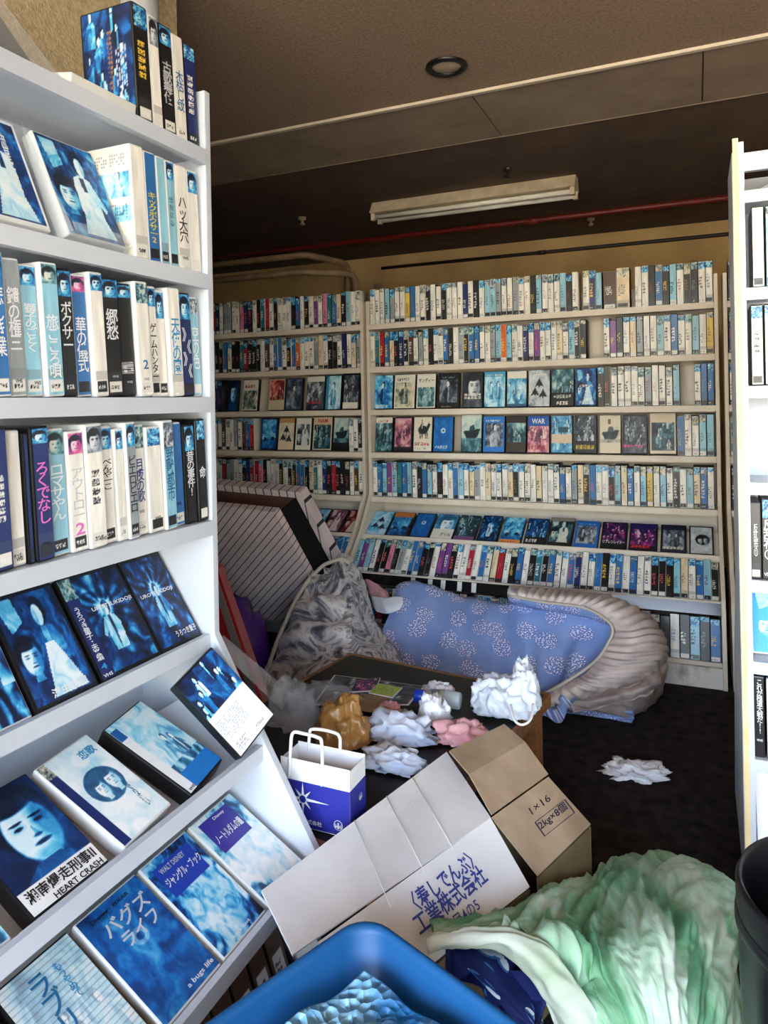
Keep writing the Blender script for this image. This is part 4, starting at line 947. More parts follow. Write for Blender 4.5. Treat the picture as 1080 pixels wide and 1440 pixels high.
cx_ = (br__ - bl_).normalized(); cz_ = (tl_ - bl_); cz_ = (cz_ - cx_ * cz_.dot(cx_)).normalized(); cy_ = cz_.cross(cx_)
mw = Matrix(((cx_.x, cy_.x, cz_.x, bl_.x), (cx_.y, cy_.y, cz_.y, bl_.y), (cx_.z, cy_.z, cz_.z, bl_.z), (0, 0, 0, 1)))
near_case(mw, .106, .026, .184, 'black_plastic', img, 'black case with its text-filled back facing out, resting on the rack end panel', 'face-out cases on the slanted trays of the white rack', None, [('VHS', .08, .006, .018, .006, 'ink_white')])
# third tray
img = cover('halfface', 'grey', 91, W2, H2)
left_face(.525, .118, T7, img, 'case with a grey close-up of an eye, third tray of the white rack', shell='white_plastic')
img = cover('people', 'pale', 93, W2, H2); A_ = Art(W2, H2, 5)
img = img * .45 + np.array((232, 234, 230)) * .55
for y in range(2, H2, 5): img[y, :] = img[y, :] * .78
left_face(.652, .124, T7, img, 'white lined case with dark blue katakana running down it, third tray of the white rack', [('ラブリータ', .30, .12, .24, .78, 'ink_teal', V), ('もうやめて', .62, .58, .09, .3, 'ink_cyan', V)], shell='black_plastic')
img = cover('plain', 'deep', 95, W2, H2, marks=[(.1, .88, .5, .93, 9, 1, (20, 50, 80))]); A_ = Art(W2, H2, 6)
img = img * .4 + .6 * colorize(gritty(.05 + .75 * warp(H2, W2, np.random.RandomState(4), .3, 3), np.random.RandomState(5), .3), 'deep')
left_face(.788, .128, T7, img, 'deep blue case with chunky white katakana title, third tray of the white rack', [('バグズ', .2, .72, .7, .14, 'ink_grey'), ('ライフ', .3, .58, .55, .12, 'ink_grey'), ('a bugs life', .5, .05, .45, .05, 'ink_white'), ('Disney · PIXAR', .15, .89, .6, .04, 'ink_black')], shell='white_plastic', d=.029)
img = cover('swirl', 'deep', 97, W2, H2, bands=[(.12, .62, .88, .93, (24, 60, 170))])
left_face(.924, .118, T7, img, 'blue case with a royal blue title shield, third tray of the white rack', [('WALT DISNEY', .2, .83, .5, .05, 'ink_grey'), ('ジャングル・ブック', .15, .7, .72, .09, 'ink_white'), ('Jungle Book', .3, .04, .4, .04, 'ink_white')], shell='white_plastic')
img = cover('swirl', 'pale', 99, W2, H2, bands=[(.12, .6, .8, .96, (50, 40, 150))])
left_face(1.052, .126, T7, img, 'pale case with a ragged violet title patch at the end of the third tray', [('ノートルダムの鐘', .16, .68, .6, .1, 'ink_white'), ('Disney', .4, .88, .25, .04, 'ink_white')], shell='white_plastic')
# bottom tray: dark spines with white labels
for k in range(9):
    x0 = .70 + k * .052
    img = spine('d', 500 + k, 16, 60, top=False, text=False, bottom=False); img[4:int(60 * (.45 + .25 * ((k * 3) % 3))), 3:13] = (226, 226, 230)
    Art(16, 60, k).marks(img, .3, .12, .75, .4, 1, 4, (40, 40, 60))
    yb, zb, th = trL[3][:3]
    mw = MLf @ Matrix.Translation((x0, yb, zb)) @ Matrix.Rotation(-th, 4, 'X') @ Matrix.Translation((0, 0, .0006))
    near_case(mw, .049, .105, .17, 'black_plastic', img, 'squat dark brown case with a white label on the bottom tray of the white rack', 'brown cases on the bottom tray of the white rack', prints='spine_print')
# lying case, magazine and clear holders on the upper shelves
LYX = P(191, 100, X=LXF - .012).y + math.tan(R(3.6)) * (P(191, 100, X=LXF - .012).z - ZL[0])      # foot of the large black case
near_case(MLf @ Matrix.Translation((LYX - .1525, .012, ZL[0] + .0255)) @ Matrix.Rotation(-R(80), 4, 'X'), .148, .0255, .125, 'white_plastic', cover('swirl', 'warm', 12, 40, 34, bands=[(0, 0, 1, .3, (30, 20, 20))]), 'case lying flat beside the large black case, top shelf of the white rack', 'lying cases on the white rack')
def sheet(name, pts, mat, label, cat, th=.0015):
    a, b, c_, d_ = [Vector(p) for p in pts]; n = (b - a).cross(d_ - a).normalized() * th
    o = MB().prism([p - a for p in (a, b, c_, d_)], n).build(name, M[mat]); o.location = a; return tag(o, label, cat)
zA = ZL[0] + .002
sheet('clear_sheet', [(-.925, .66, zA), (-.925, LYX - .155, zA), (-1.05, LYX - .18, zA + .165), (-1.05, .65, zA + .165)], 'clear', 'large clear plastic sheet leaning on the top shelf of the white rack', 'plastic sheet')
sheet('video_jacket', [(-.96, .66, zA), (-.96, LYX - .16, zA), (-1.085, LYX - .18, zA + .18), (-1.085, .65, zA + .18)], 'jacket', 'dark glossy paper jacket behind the clear sheet, top shelf', 'paper jacket')
zB2 = ZL[1] + .0005
for k, (bx, img, ds, tl) in enumerate([(.70, cover('figure', 'deep', 141, W2, H2, border=(226, 232, 236)), 'dark blue case with a pale crouching figure, leaning on the second shelf', [('流星伝説', .68, .3, .09, .55, 'ink_white', V)]), (.862, cover('figure', 'cyan', 143, W2, H2), 'blue case with white figure behind the clear stand, second shelf', [])]):
    w, h, d = .128, .2, .026; th = R(24)
    up_ = .0005 if k == 0 else .0045
    mw = MLf @ Matrix.Translation((bx, .018, zB2 + d * math.sin(th) + up_)) @ Matrix.Rotation(-th, 4, 'X')
    near_case(mw, w, d, h, 'white_plastic', img, ds + ', white rack', 'face-out cases leaning on the second shelf of the white rack', None, [(t[0], t[1] * w, t[2] * h, t[3] * w, t[4] * h, t[5]) + tuple(t[6:]) for t in tl])
e = empty('acrylic_stand', mw, 'clear acrylic easel stand holding a blue case, second shelf of the white rack', 'display stand')
MB().box((.002, -.012, -.0024), (w - .002, d + .0034, -.0002)).box((.002, -.0145, -.0024), (w - .002, -.012, .016)).build('ledge', M['clear'], e)
MB().box((.002, d + .0008, -.0002), (w - .002, d + .0034, h * .97)).build('backplate', M['clear'], e)
MB().prism([(-.005, -.0145, -.0024), (-.005, d + .0034, -.0024), (-.005, d * .4, .222)], (.003, 0, 0)).build('fin', M['clear'], e)
sheet('clear_sleeve', [P(300, 905, Y=1.70), P(314, 893, Y=1.74), P(411, 975, z=.395), P(396, 998, z=.383)], 'film', 'narrow clear plastic sleeve slumped past the end of the second tray', 'plastic sleeve')

# ------------------------------------------------------------------ cases in the right rack
def right_spine(px0, px1, py, z, code, label, titles=(), tilt=0, h=.2, shell='black_plastic', **kw):
    x0, x1 = P(px0, py, Y=RY + .012).x, P(px1, py, Y=RY + .012).x; w = x1 - x0 - .001
    mw = MRt @ Matrix.Translation((x0, .012, z + .0005)) @ Matrix.Rotation(R(tilt), 4, 'Y')
    tt = [(t[0], t[1] * w, t[2] * h, t[3] * w, t[4] * h, t[5]) + tuple(t[6:]) for t in titles]
    near_case(mw, w, .11, h, shell, spine(code, int(px0 + z * 100), 16, 90, **kw), label, 'cases on the white rack with the yellowed edge', None, tt, prints='spine_print')
right_spine(1057, 1075.5, 340, ZR[1], 'w', 'white case with faint circle print, upper shelf of the yellowed-edge rack', [('VHS', .3, .05, .4, .03, 'ink_black'), ('○', .25, .42, .5, .12, 'ink_grey')], text=False)
right_spine(1076, 1095, 340, ZR[1], 'c', 'pale blue case next to the circle-print case, yellowed-edge rack')
right_spine(1056, 1074.5, 485, ZR[2], 'w', 'white case with blue sketch and small print, yellowed-edge rack', [('VHS', .3, .2, .4, .04, 'ink_black')])
right_spine(1075, 1094, 485, ZR[2], 'w', 'white case next to the blue-sketch case, yellowed-edge rack')
right_spine(1055, 1071.5, 755, ZR[4], 'k', 'thin black case with a small white numbered title, yellowed-edge rack', [('反乱布①', .25, .3, .5, .42, 'ink_grey', V)], text=False, h=.19, seed=None) if False else right_spine(1055, 1071, 755, ZR[4], 'k', 'thin black case with a small grey title, yellowed-edge rack', [('反乱市①', .3, .3, .4, .42, 'ink_grey', V), ('VHS', .3, .05, .4, .04, 'ink_white')], text=False, h=.19, top=False)
right_spine(1071.5, 1092, 755, ZR[4], 'k', 'black case with large white brushed title, yellowed-edge rack', [('反乱布⑤', .1, .25, .8, .5, 'ink_white', V), ('VHS', .1, .05, .6, .04, 'ink_white')], text=False)
right_spine(1058, 1076, 1000, ZR[6], 'k', 'black case with long white brush title, lower shelf of the yellowed-edge rack', [('これが極道大戦だ!!', .35, .3, .5, .66, 'ink_white', V), ('VHS', .3, .2, .5, .03, 'ink_white')], text=False, h=.2, top=False, bottom=False)
right_spine(1077, 1096, 1000, ZR[6], 'w', 'white case beside the long brush title case, yellowed-edge rack')
x0 = P(1055, 880, Y=RY + .03).x
img = cover('figure', 'deep', 160, W2, H2); m_ = img.mean(2) > 120; img[~m_] = (20, 150, 210)
near_case(MRt @ Matrix.Translation((max(x0, RX0 + .0235), .03, ZR[5] + .012)) @ Matrix.Rotation(-R(20), 4, 'X'), .125, .028, .163, 'white_plastic', img, 'bright cyan case with a pale dancing figure, yellowed-edge rack', 'face-out case on the yellowed-edge rack')
near_case(MRt @ Matrix.Translation((max(x0 - .004, RX0 + .0245), .03, ZR[7] + .012)) @ Matrix.Rotation(-R(20), 4, 'X'), .125, .028, .2, 'black_plastic', np.full((6, 5, 3), 226.0), 'black-rimmed case with a blank white face, lowest shelf of the yellowed-edge rack', 'face-out case on the yellowed-edge rack')
o = MB().prism([(0, 0, .001), (.13, 0, .001), (.15, 0, .05), (.11, 0, .055)], (0, .12, 0)).build('magazine', M['grey_plastic'], bevel=.002); o.location = (P(1058, 262, Y=RY).x, RY + .03, ZR[0] + .0005)
tag(o, 'rolled glossy grey magazine on top of the yellowed-edge rack', 'magazine')

# ------------------------------------------------------------------ striped folding cushion, vinyl bag and red case in the corner
def slabpts(mb_name, quad, thick_vec, mat, parent, uvrep=None, uvdir=(1, 0)):
    """a board through four world points (tl, tr, br, bl), thickened by a vector; stripes follow u"""
    pts = [Vector(p) - parent.location for p in quad]
    b = MB().prism(pts, Vector(thick_vec)); o = b.build(mb_name, M[mat], parent)
    if uvrep:
        me = o.data; uv = me.uv_layers.new(name='UVMap'); tl, tr, br, bl = pts; ex = (tr - tl); ey = (bl - tl)
        L1, L2 = ex.length, ey.length; ex, ey = ex.normalized(), ey.normalized()
        for lp in me.loops:
            q = me.vertices[lp.vertex_index].co - tl
            uv.data[lp.index].uv = ((q.dot(ex) * uvdir[0] + q.dot(ey) * uvdir[1]) * uvrep, 0)
    return o
fT0, fT1 = P(250, 706, Y=2.66), P(386, 720, Y=2.70)          # front top edge
bT0 = P(250, 671, Y=2.92)
ex = (fT1 - fT0).normalized(); tv = bT0 - fT0; tv = tv - ex * tv.dot(ex)
fB = P(433, 806, Y=2.86); dnv = fB - fT1; wex = dnv.dot(ex); dnv = dnv * (0.70 / dnv.length)
cs = empty('folding_cushion', Vector((fT1.x - .2, fT1.y + .15, 0)), 'tipped striped folding cushion with a dark gap between its two halves', 'cushion')
def layer(nm, t0, t1, x0, x1, drop, mat, rep_, ud):
    q = [fT0 + ex * x0 + tv * t0 + dnv * drop, fT1 + ex * x1 + tv * t0 + dnv * drop, fT1 + ex * x1 + tv * t0 + dnv, fT0 + ex * x0 + tv * t0 + dnv]
    return slabpts(nm, q, tv * (t1 - t0), mat, cs, rep_, ud)
layer('front_half', 0, .17, 0, 0, 0, 'stripes', 30, (.62, .78)); layer('core', .172, .73, .01, -.012, .03, 'brown_wood', None, None)
layer('core_edge', .172, .73, (fT1 - fT0).length - .011, -.004, .03, 'matte_black', None, None); layer('back_half', .732, 1.0, .0, .03, -.02, 'stripes', 24, (1, 0))
# purple vinyl bag in front of the cushion
c = P(352, 905, z=.02)
pb = crumple('vinyl_bag', Vector((-1.78, 2.47, .001)), (.40, .32, .45), M['purple_vinyl'], 3, .28, 1.3, 4, .3)
tag(pb, 'shiny purple vinyl bag slumped in front of the striped cushion', 'bag')
# red case with a grey band, leaning
rc = empty('red_case', (-1.68, 1.98, 0), 'flat red case with a grey band leaning beside the purple bag', 'case')
RQ = [P(296, 795, Y=2.05), P(306, 800, Y=2.05), P(352, 935, Y=1.93), P(296, 945, Y=1.93)]
RQ2 = [RQ[0], RQ[1], RQ[2] + (RQ[2] - RQ[1]) * .9, RQ[3] + (RQ[2] - RQ[1]) * .85]
for a_, b_ in ((1, 2), (0, 3)):
    t_ = (RQ2[a_].z - .002) / (RQ2[a_].z - RQ2[b_].z); RQ2[b_] = RQ2[a_] + (RQ2[b_] - RQ2[a_]) * t_
slabpts('case_body', RQ2, (-.02, .06, 0), 'red_vinyl', rc)
d1 = (RQ2[2] - RQ2[1]); o1 = Vector((.004, -.004, 0))
slabpts('case_band', [RQ2[1] + o1 - Vector((.045, 0, 0)), RQ2[1] + o1 - Vector((.018, 0, 0)), RQ2[2] + o1 - Vector((.018, 0, 0)), RQ2[2] + o1 - Vector((.045, 0, 0))], (0, .01, 0), 'grey_band', rc)
sc_ = crumple('yellow_scarf', Vector((-1.80, 2.10, .36)), (.10, .10, .16), M['yellow'], 6, .4, 2, 3)
sc_.location = (-1.90, 2.42, .40); tag(sc_, 'small yellow and brown scarf wad on the purple bag', 'scarf')

# ------------------------------------------------------------------ comforters
def rows(spec):        # (px, py, Y) or (px, py, None, z)
    return [[P(a[0], a[1], Y=a[2]) if len(a) == 3 else P(a[0], a[1], z=a[3]) for a in r] for r in spec]
cq = empty('comforter', (-.85, 2.95, 0), 'rumpled blue floral comforter with beige lining heaped below the wide rack', 'comforter')
def d_blue(lu, lv, u, v): return .022 * nz(lv * 5 + .35 * math.sin(lu * 8), lu * 1.6, 1) + .011 * math.sin((lv - .25 * lu) * 34 + 3.5 * nz(lv * 3, lu * 3, 3)) * (.35 + u) * abs(nz(lv * 3, lu * 2, 8)) * 2.2 + .010 * nz(lv * 18, lu * 6, 4)
patch('blue_cover', rows([
    [(560, 822, 3.26), (580, 816, 3.27), (640, 834, 3.28), (700, 846, 3.27), (760, 848, 3.26), (815, 852, 3.22), (864, 862, 3.16)],
    [(556, 826, 3.14), (582, 819, 3.16), (638, 838, 3.18), (698, 850, 3.16), (756, 852, 3.13), (812, 858, 3.09), (864, 868, 3.02)],
    [(548, 858, 3.00), (570, 856, 3.00), (628, 872, 3.02), (690, 886, 3.02), (750, 896, 3.00), (803, 902, 2.97), (856, 906, 2.93)],
    [(536, 892, 2.90), (556, 894, 2.90), (616, 908, 2.92), (686, 924, 2.92), (746, 938, 2.90), (792, 938, 2.87), (836, 936, 2.84)],
    [(530, 918, 2.82), (548, 922, 2.82), (608, 938, 2.82), (682, 958, 2.82), (742, 978, 2.80), (778, 980, 2.77), (806, 962, 2.77)],
    [(530, 950, 2.74), (548, 955, 2.74), (608, 968, 2.74), (682, 985, 2.73), (742, 995, 2.72), (772, 992, 2.71), (795, 985, 2.70)]]),
    70, 110, M['quilt_blue'], cq, .05, d_blue, 1.0, .004)
patch('folded_edge', rows([
    [(716, 850, 3.16), (760, 858, 3.13), (815, 866, 3.09), (862, 882, 3.02)],
    [(716, 846, 3.06), (758, 855, 3.03), (812, 864, 3.0), (860, 878, 2.95)],
    [(714, 838, 3.03), (760, 846, 3.0), (815, 853, 2.96), (858, 868, 2.92)],
    [(714, 828, 3.05), (762, 838, 3.02), (820, 843, 2.98), (866, 856, 2.94)]]),
    16, 50, M['quilt_blue'], cq, .02, lambda a, b, u, v: .006 * nz(b * 14, a * 9, 2))
def d_lin(lu, lv, u, v): return (.0065 * math.sin(lv * 165 + 5.0 * nz(lv * 6, lu * 5, 7)) * (.4 + abs(nz(lv * 9, lu * 3, 2)) * 1.6) + .008 * nz(lv * 30, lu * 6, 9)) * (.25 + .75 * math.sin(math.pi * min(max(u, 0), 1))) + .014 * nz(lv * 6, lu * 4, 5)
patch('lining', rows([
    [(716, 839, 3.02), (765, 848, 2.99), (822, 856, 2.95), (862, 880, 2.91), (855, 908, 2.86), (835, 934, 2.81), (802, 957, 2.77), (758, 982, 2.74)],
    [(715, 832, 3.03), (770, 838, 3.00), (838, 846, 2.95), (884, 878, 2.89), (884, 910, 2.82), (858, 940, 2.76), (810, 966, 2.73), (760, 988, 2.70)],
    [(716, 826, 3.08), (775, 831, 3.07), (850, 840, 3.03), (905, 870, 2.97), (918, 906, 2.88), (890, 940, 2.80), (825, 972, 2.74), (764, 993, 2.70)],
    [(717, 824, 3.16), (780, 828, 3.17), (860, 839, 3.15), (920, 872, 3.12), (938, 910, 3.02), (918, 938, 2.90), (838, 976, 2.79), (768, 997, 2.74)],
    [(718, 832, 3.27), (780, 836, 3.29), (855, 846, 3.30), (912, 880, 3.28), (932, 925, 3.2), (915, 955, 3.0), (838, 985, 2.85), (770, 1000, 2.78)]]),
    60, 280, M['lining'], cq, .03, d_lin, 1.0, .01)
# piping seam between cover and lining
seam = [P(*a[:2], Y=a[2]) for a in [(716, 838, 3.005), (765, 847, 2.975), (822, 855, 2.935), (860, 880, 2.89), (853, 908, 2.845), (833, 933, 2.795), (800, 956, 2.755), (760, 979, 2.725)]]
sm = resample(np.array([tuple(p) for p in seam]), 40)
MB().tube([Vector(p) - cq.location for p in sm], .006, 8).build('piping', M['piping'], cq, True)
patch('lower_fold', rows([
    [(786, 985, 2.78), (838, 968, 2.85), (888, 946, 2.95), (930, 926, 3.10)],
    [(795, 988, 2.75), (848, 975, 2.79), (905, 955, 2.88), (938, 935, 3.04)],
    [(815, 994, 2.74), (862, 985, 2.76), (915, 968, 2.83), (936, 952, 3.02)],
    [(850, 1003, None, .03), (884, 1008, None, .012), (916, 994, None, .012), (930, 975, None, .012)]]),
    40, 50, M['lining_dirty'], cq, .04, lambda a, b, u, v: .012 * nz(b * 12, a * 9, 3) + .006 * nz(b * 40, a * 30, 3), 1.0, .002)
patch('lower_cover', rows([
    [(760, 985, None, .12), (805, 985, None, .10), (850, 996, None, .07), (890, 1003, None, .04)],
    [(758, 992, None, .06), (805, 998, None, .05), (850, 1004, None, .03), (892, 1010, None, .012)],
    [(758, 1000, None, .012), (805, 1004, None, .012), (850, 1010, None, .012), (888, 1014, None, .010)]]),
    16, 40, M['quilt_blue'], cq, .03, None, 1.0, .002)
# grey floral quilt folded upright
gq = empty('quilt', (-1.35, 2.5, 0), 'grey flowery quilt with cream piping, folded upright beside the low table', 'quilt')
def d_grey(lu, lv, u, v): return .035 * nz(lv * 6, lu * 6, 9) + .018 * nz(lv * 14, lu * 16, 2) + .012 * math.sin(lu * 34 + 4 * nz(lv * 5, lu * 3, 1))
patch('front_fold', rows([
    [(458, 801, 2.98), (470, 793, 2.99), (483, 789, 2.99), (492, 796, 2.98)],
    [(452, 803, 2.86), (467, 796, 2.86), (481, 791, 2.86), (492, 800, 2.86)],
    [(424, 834, 2.74), (446, 836, 2.70), (470, 836, 2.68), (494, 842, 2.68)],
    [(400, 882, 2.60), (430, 884, 2.50), (462, 884, 2.50), (495, 888, 2.52)],
    [(381, 930, 2.45), (415, 932, 2.38), (455, 928, 2.38), (498, 920, 2.42)],
    [(372, 975, 2.32), (405, 985, 2.26), (450, 965, 2.28), (508, 935, 2.36)],
    [(368, 1030, None, .012), (405, 1040, None, .012), (455, 1015, None, .012), (512, 985, None, .012)]]),
    80, 60, M['quilt_grey'], gq, .05, d_grey, 1.0, .004)
lp = resample(np.array([tuple(p) for p in rows([[(492, 792, 2.85), (481, 786, 2.85), (466, 790, 2.85), (450, 799, 2.84), (424, 830, 2.73), (399, 880, 2.59), (380, 930, 2.44), (371, 972, 2.31)]])[0]]), 50)
MB().tube([Vector(p) - gq.location for p in lp], .009, 8).build('piping', M['piping'], gq, True)
patch('back_fold', rows([
    [(491, 790, 2.87), (500, 795, 2.92), (510, 812, 3.0), (514, 826, 3.08)],
    [(494, 838, 2.70), (503, 842, 2.76), (514, 850, 2.86), (524, 858, 3.0)],
    [(496, 886, 2.53), (506, 892, 2.60), (522, 893, 2.72), (534, 885, 2.9)],
    [(506, 914, 2.42), (522, 918, 2.46), (545, 922, 2.55), (560, 920, 2.7)],
    [(515, 955, 2.38), (530, 960, 2.42), (552, 962, 2.50), (570, 958, 2.65)]]),
    50, 24, M['quilt_grey'], gq, .035, lambda a, b, u, v: .010 * nz(b * 20, a * 12, 6), 1.3, .004)
o = crumple('blanket_wad', Vector((P(540, 885, Y=2.95).x - .045, 2.97, .001)), (.26, .26, .22), M['quilt_grey'], 4, .3, 2.0, 4); tag(o, 'dark grey blanket wad stuffed between the quilt and blue comforter', 'blanket')
o = patch('white_cloth', rows([[(521, 838, 3.12), (542, 840, 3.05), (566, 838, 3.05)], [(524, 850, 3.09), (542, 852, 3.00), (566, 848, 3.0)], [(530, 860, 3.04), (544, 863, 2.98), (562, 857, 2.98)]]), 14, 24, M['tissue'], None, .006, lambda a, b, u, v: .006 * nz(b * 20, a * 15)); tag(o, 'small plain white cloth draped between quilt and blue comforter', 'cloth')
o = patch('pink_cloth', rows([[(513, 814, 3.22), (526, 818, 3.20), (545, 832, 3.18)], [(517, 826, 3.19), (532, 831, 3.15), (550, 842, 3.13)], [(521, 838, 3.17), (537, 842, 3.12), (554, 846, 3.11)]]), 14, 24, M['cloth_pink'], None, .008, lambda a, b, u, v: .008 * nz(b * 20, a * 15)); tag(o, 'pale pink cloth tucked above the white cloth', 'cloth')

# ------------------------------------------------------------------ low table and what lies on it
TZ = .38
fl, fr = P(492, 918, z=TZ), P(772, 978, z=TZ)
e1 = (fr - fl); e1.z = 0; TW = e1.length; ang = R(-8)
TLn = .915
TM = Matrix.Translation((fl.x, fl.y, 0)) @ Matrix.Rotation(ang, 4, 'Z')       # local x along the far edge, -y towards the viewer
tb = empty('low_table', TM @ Matrix.Translation((TW / 2, -TLn / 2, 0)), 'low wooden table with a black top, littered with rubbish', 'table')
def tpart(mb, nm, mat, **k):
    mb.v = [(v[0] - TW / 2, v[1] + TLn / 2, v[2]) for v in mb.v]; return mb.build(nm, M[mat], tb, **k)
tpart(MB().box((.014, -TLn + .014, TZ - .02), (TW - .014, -.014, TZ)), 'table_top', 'table_top')
for a, b in (((0, -TLn, TZ - .036), (.0135, 0, TZ + .001)), ((TW - .0135, -TLn, TZ - .036), (TW, 0, TZ + .001)), ((.0137, -.0135, TZ - .036), (TW - .0137, 0, TZ + .001)), ((.0137, -TLn, TZ - .036), (TW - .0137, -TLn + .0135, TZ + .001))):
    tpart(MB().box(a, b), 'edge_trim', 'wood', bevel=.002)
for a, b in (((.05, -TLn + .05, TZ - .09), (TW - .05, -TLn + .07, TZ - .037)), ((.05, -.07, TZ - .09), (TW - .05, -.05, TZ - .037)), ((.05, -TLn + .072, TZ - .09), (.07, -.072, TZ - .037)), ((TW - .07, -TLn + .072, TZ - .09), (TW - .05, -.072, TZ - .037))):
    tpart(MB().box(a, b), 'apron', 'wood')
for x in (.02, TW - .065):
    for y in (-.065, -TLn + .02): tpart(MB().box((x, y, 0), (x + .045, y + .045, TZ - .037)), 'leg', 'wood', bevel=.003)
TT = TZ + .0016
def T(px, py, dz=0.0): return P(px, py, z=TT + dz)
def on_table(name, px, py, size, mat, seed, label, cat, **k):
    p = T(px, py); p.z = TT; o = crumple(name, p, size, M[mat], seed, **k); tag(o, label, cat); return o
# magazine, flyers
def sheet_on(name, quad, z, mat, label, cat, img=None, th=.0025):
    ps = [P(a, b, z=z) for a, b in quad]; o0 = ps[0].copy()
    o = MB().prism([p - o0 for p in ps], (0, 0, th)).build(name, M[mat]); o.location = o0; tag(o, label, cat)
    if img is not None:
        bl, br, tr, tl = [p - o0 for p in (ps[3], ps[2], ps[1], ps[0])]; H, W = img.shape[:2]; v = []
        for i in range(H):
            for j in range(W):
                a, b = i / (H - 1) * .96 + .02, j / (W - 1) * .96 + .02; q = (bl * (1 - b) + br * b) * (1 - a) + (tl * (1 - b) + tr * b) * a; v.append((q.x, q.y, q.z + th + .0004))
        i = np.arange((H - 1) * W).reshape(H - 1, W)[:, :-1].ravel(); f = np.stack([i, i + 1, i + W + 1, i + W], 1)
        link('print', colour_mesh('print', np.array(v), f, lin(img.reshape(-1, 3)), M['print']), o)
    return o
sheet_on('newspaper', [(470, 950), (598, 966), (575, 992), (440, 992)], TT, 'paper_white', 'spread grey newspaper sheet under the flyers on the black table', 'newspaper', cover('crowd', 'grey', 201, 40, 30, marks=[(.1, .1, .9, .4, 20, 6, (90, 90, 96))]))
sheet_on('flyer', [(500, 958), (535, 954), (528, 972), (492, 974)], TT + .006, 'paper_white', 'small purple picture flyer on the newspaper', 'flyer', cover('crowd', 'mag', 203, 24, 20))
im = np.full((14, 20, 3), (176, 200, 90.0)); Art(20, 14, 2).marks(im, .05, .1, .95, .9, 8, 5, (80, 110, 50), .4)
sheet_on('flyer', [(532, 962), (566, 968), (552, 982), (518, 975)], TT + .0105, 'paper_white', 'yellow-green printed flyer on the newspaper', 'flyer', im)
sheet_on('cardboard_scrap', [(508, 976), (548, 982), (535, 1004), (485, 996)], TT + .0065, 'kraft', 'grey-brown cardboard scrap by the brown bag', 'cardboard')
o = on_table('plastic_wrap', 462, 982, (.20, .12, .045), 'film', 21, 'clear crumpled plastic wrap on the table behind the brown bag', 'plastic wrap', amp=.5, freq=2.6)
on_table('brown_bag', 481, 1044, (.165, .135, .125), 'bag_brown', 5, 'crumpled brown plastic carrier bag on the low table', 'plastic bag', amp=.30, freq=1.9, sub=5)
on_table('white_cloth', 566, 1037, (.19, .13, .07), 'cloth_white', 8, 'large bluish white cloth wad with patterned folds on the low table', 'cloth', amp=.55, freq=2.4)
on_table('white_cloth', 552, 1078, (.17, .09, .055), 'cloth_white', 9, 'lower white cloth wad next to the paper carrier bag', 'cloth', amp=.5, freq=2.6)
o = on_table('white_cloth', 610, 1014, (.09, .075, .075), 'tissue', 10, 'bright white cloth wad beside the pink cloth', 'cloth', amp=.55, freq=2.4)
on_table('pink_cloth', 652, 1040, (.15, .10, .055), 'cloth_pink', 12, 'crumpled pink cloth beside the open cardboard flap', 'cloth', amp=.45, freq=2.2, rotz=.5)
on_table('tissue', 618, 974, (.085, .06, .035), 'tissue', 14, 'crumpled white tissue behind the glass bottle', 'tissue', amp=.6, freq=2.8)
on_table('patterned_rag', 548, 1000, (.07, .05, .03), 'cloth_pink', 16, 'small reddish rag next to the flyers', 'rag', amp=.5)
# bottle lying down
p0, p1 = T(584, 990), T(648, 998); ax = (p1 - p0); ax.z = 0; bl = ax.length; ax.normalize()
RB = .024
bt = empty('glass_bottle', Matrix.Translation((p0.x, p0.y, TT + RB)) @ Matrix.Rotation(math.atan2(ax.y, ax.x), 4, 'Z') @ Matrix.Rotation(math.pi / 2, 4, 'Y'), 'small glass bottle with a blue cap lying on its side', 'bottle')
ringmesh(MB(), [(.0005, 0), (.0175, 0), (.0185, .002), (.0185, .026), (.0175, .028)], 24).build('cap', M['cap_blue'], bt, True)
ringmesh(MB(), [(.016, .028), (.017, .036), (.0235, .046), (.0235, bl * .95), (.021, bl), (.0005, bl)], 24).build('body', M['glass'], bt, True)
ringmesh(MB(), [(.0237, .05), (.0239, .051), (.0239, .082), (.0237, .083)], 24).build('paper_label', M['glass_label'], bt, True)
# white carrier bag with a looped handle
wb = empty('white_bag', T(708, 1000), 'white plastic carrier bag with a looped handle at the table corner', 'plastic bag')
wb.location.z = TT
for k, (dx, dy, s) in enumerate([(0, 0, (.20, .16, .105)), (.05, .03, (.10, .11, .15))]):
    crumple('bag_body', Vector((dx, dy, 0)), s, M['bag_white'], 31 + k * 3, .34, 2.0, 5).parent = wb
hp = [T(722, 985, .07), T(727, 1005, .06), T(738, 1012, .055), T(750, 1004, .06), T(753, 984, .075)]
hp = resample(np.array([tuple(p) for p in hp]), 24)
MB().tube([Vector(p) - wb.location + Vector((.0, -.03, .0)) for p in hp], .0032, 8).build('handle', M['tissue'], wb, True)

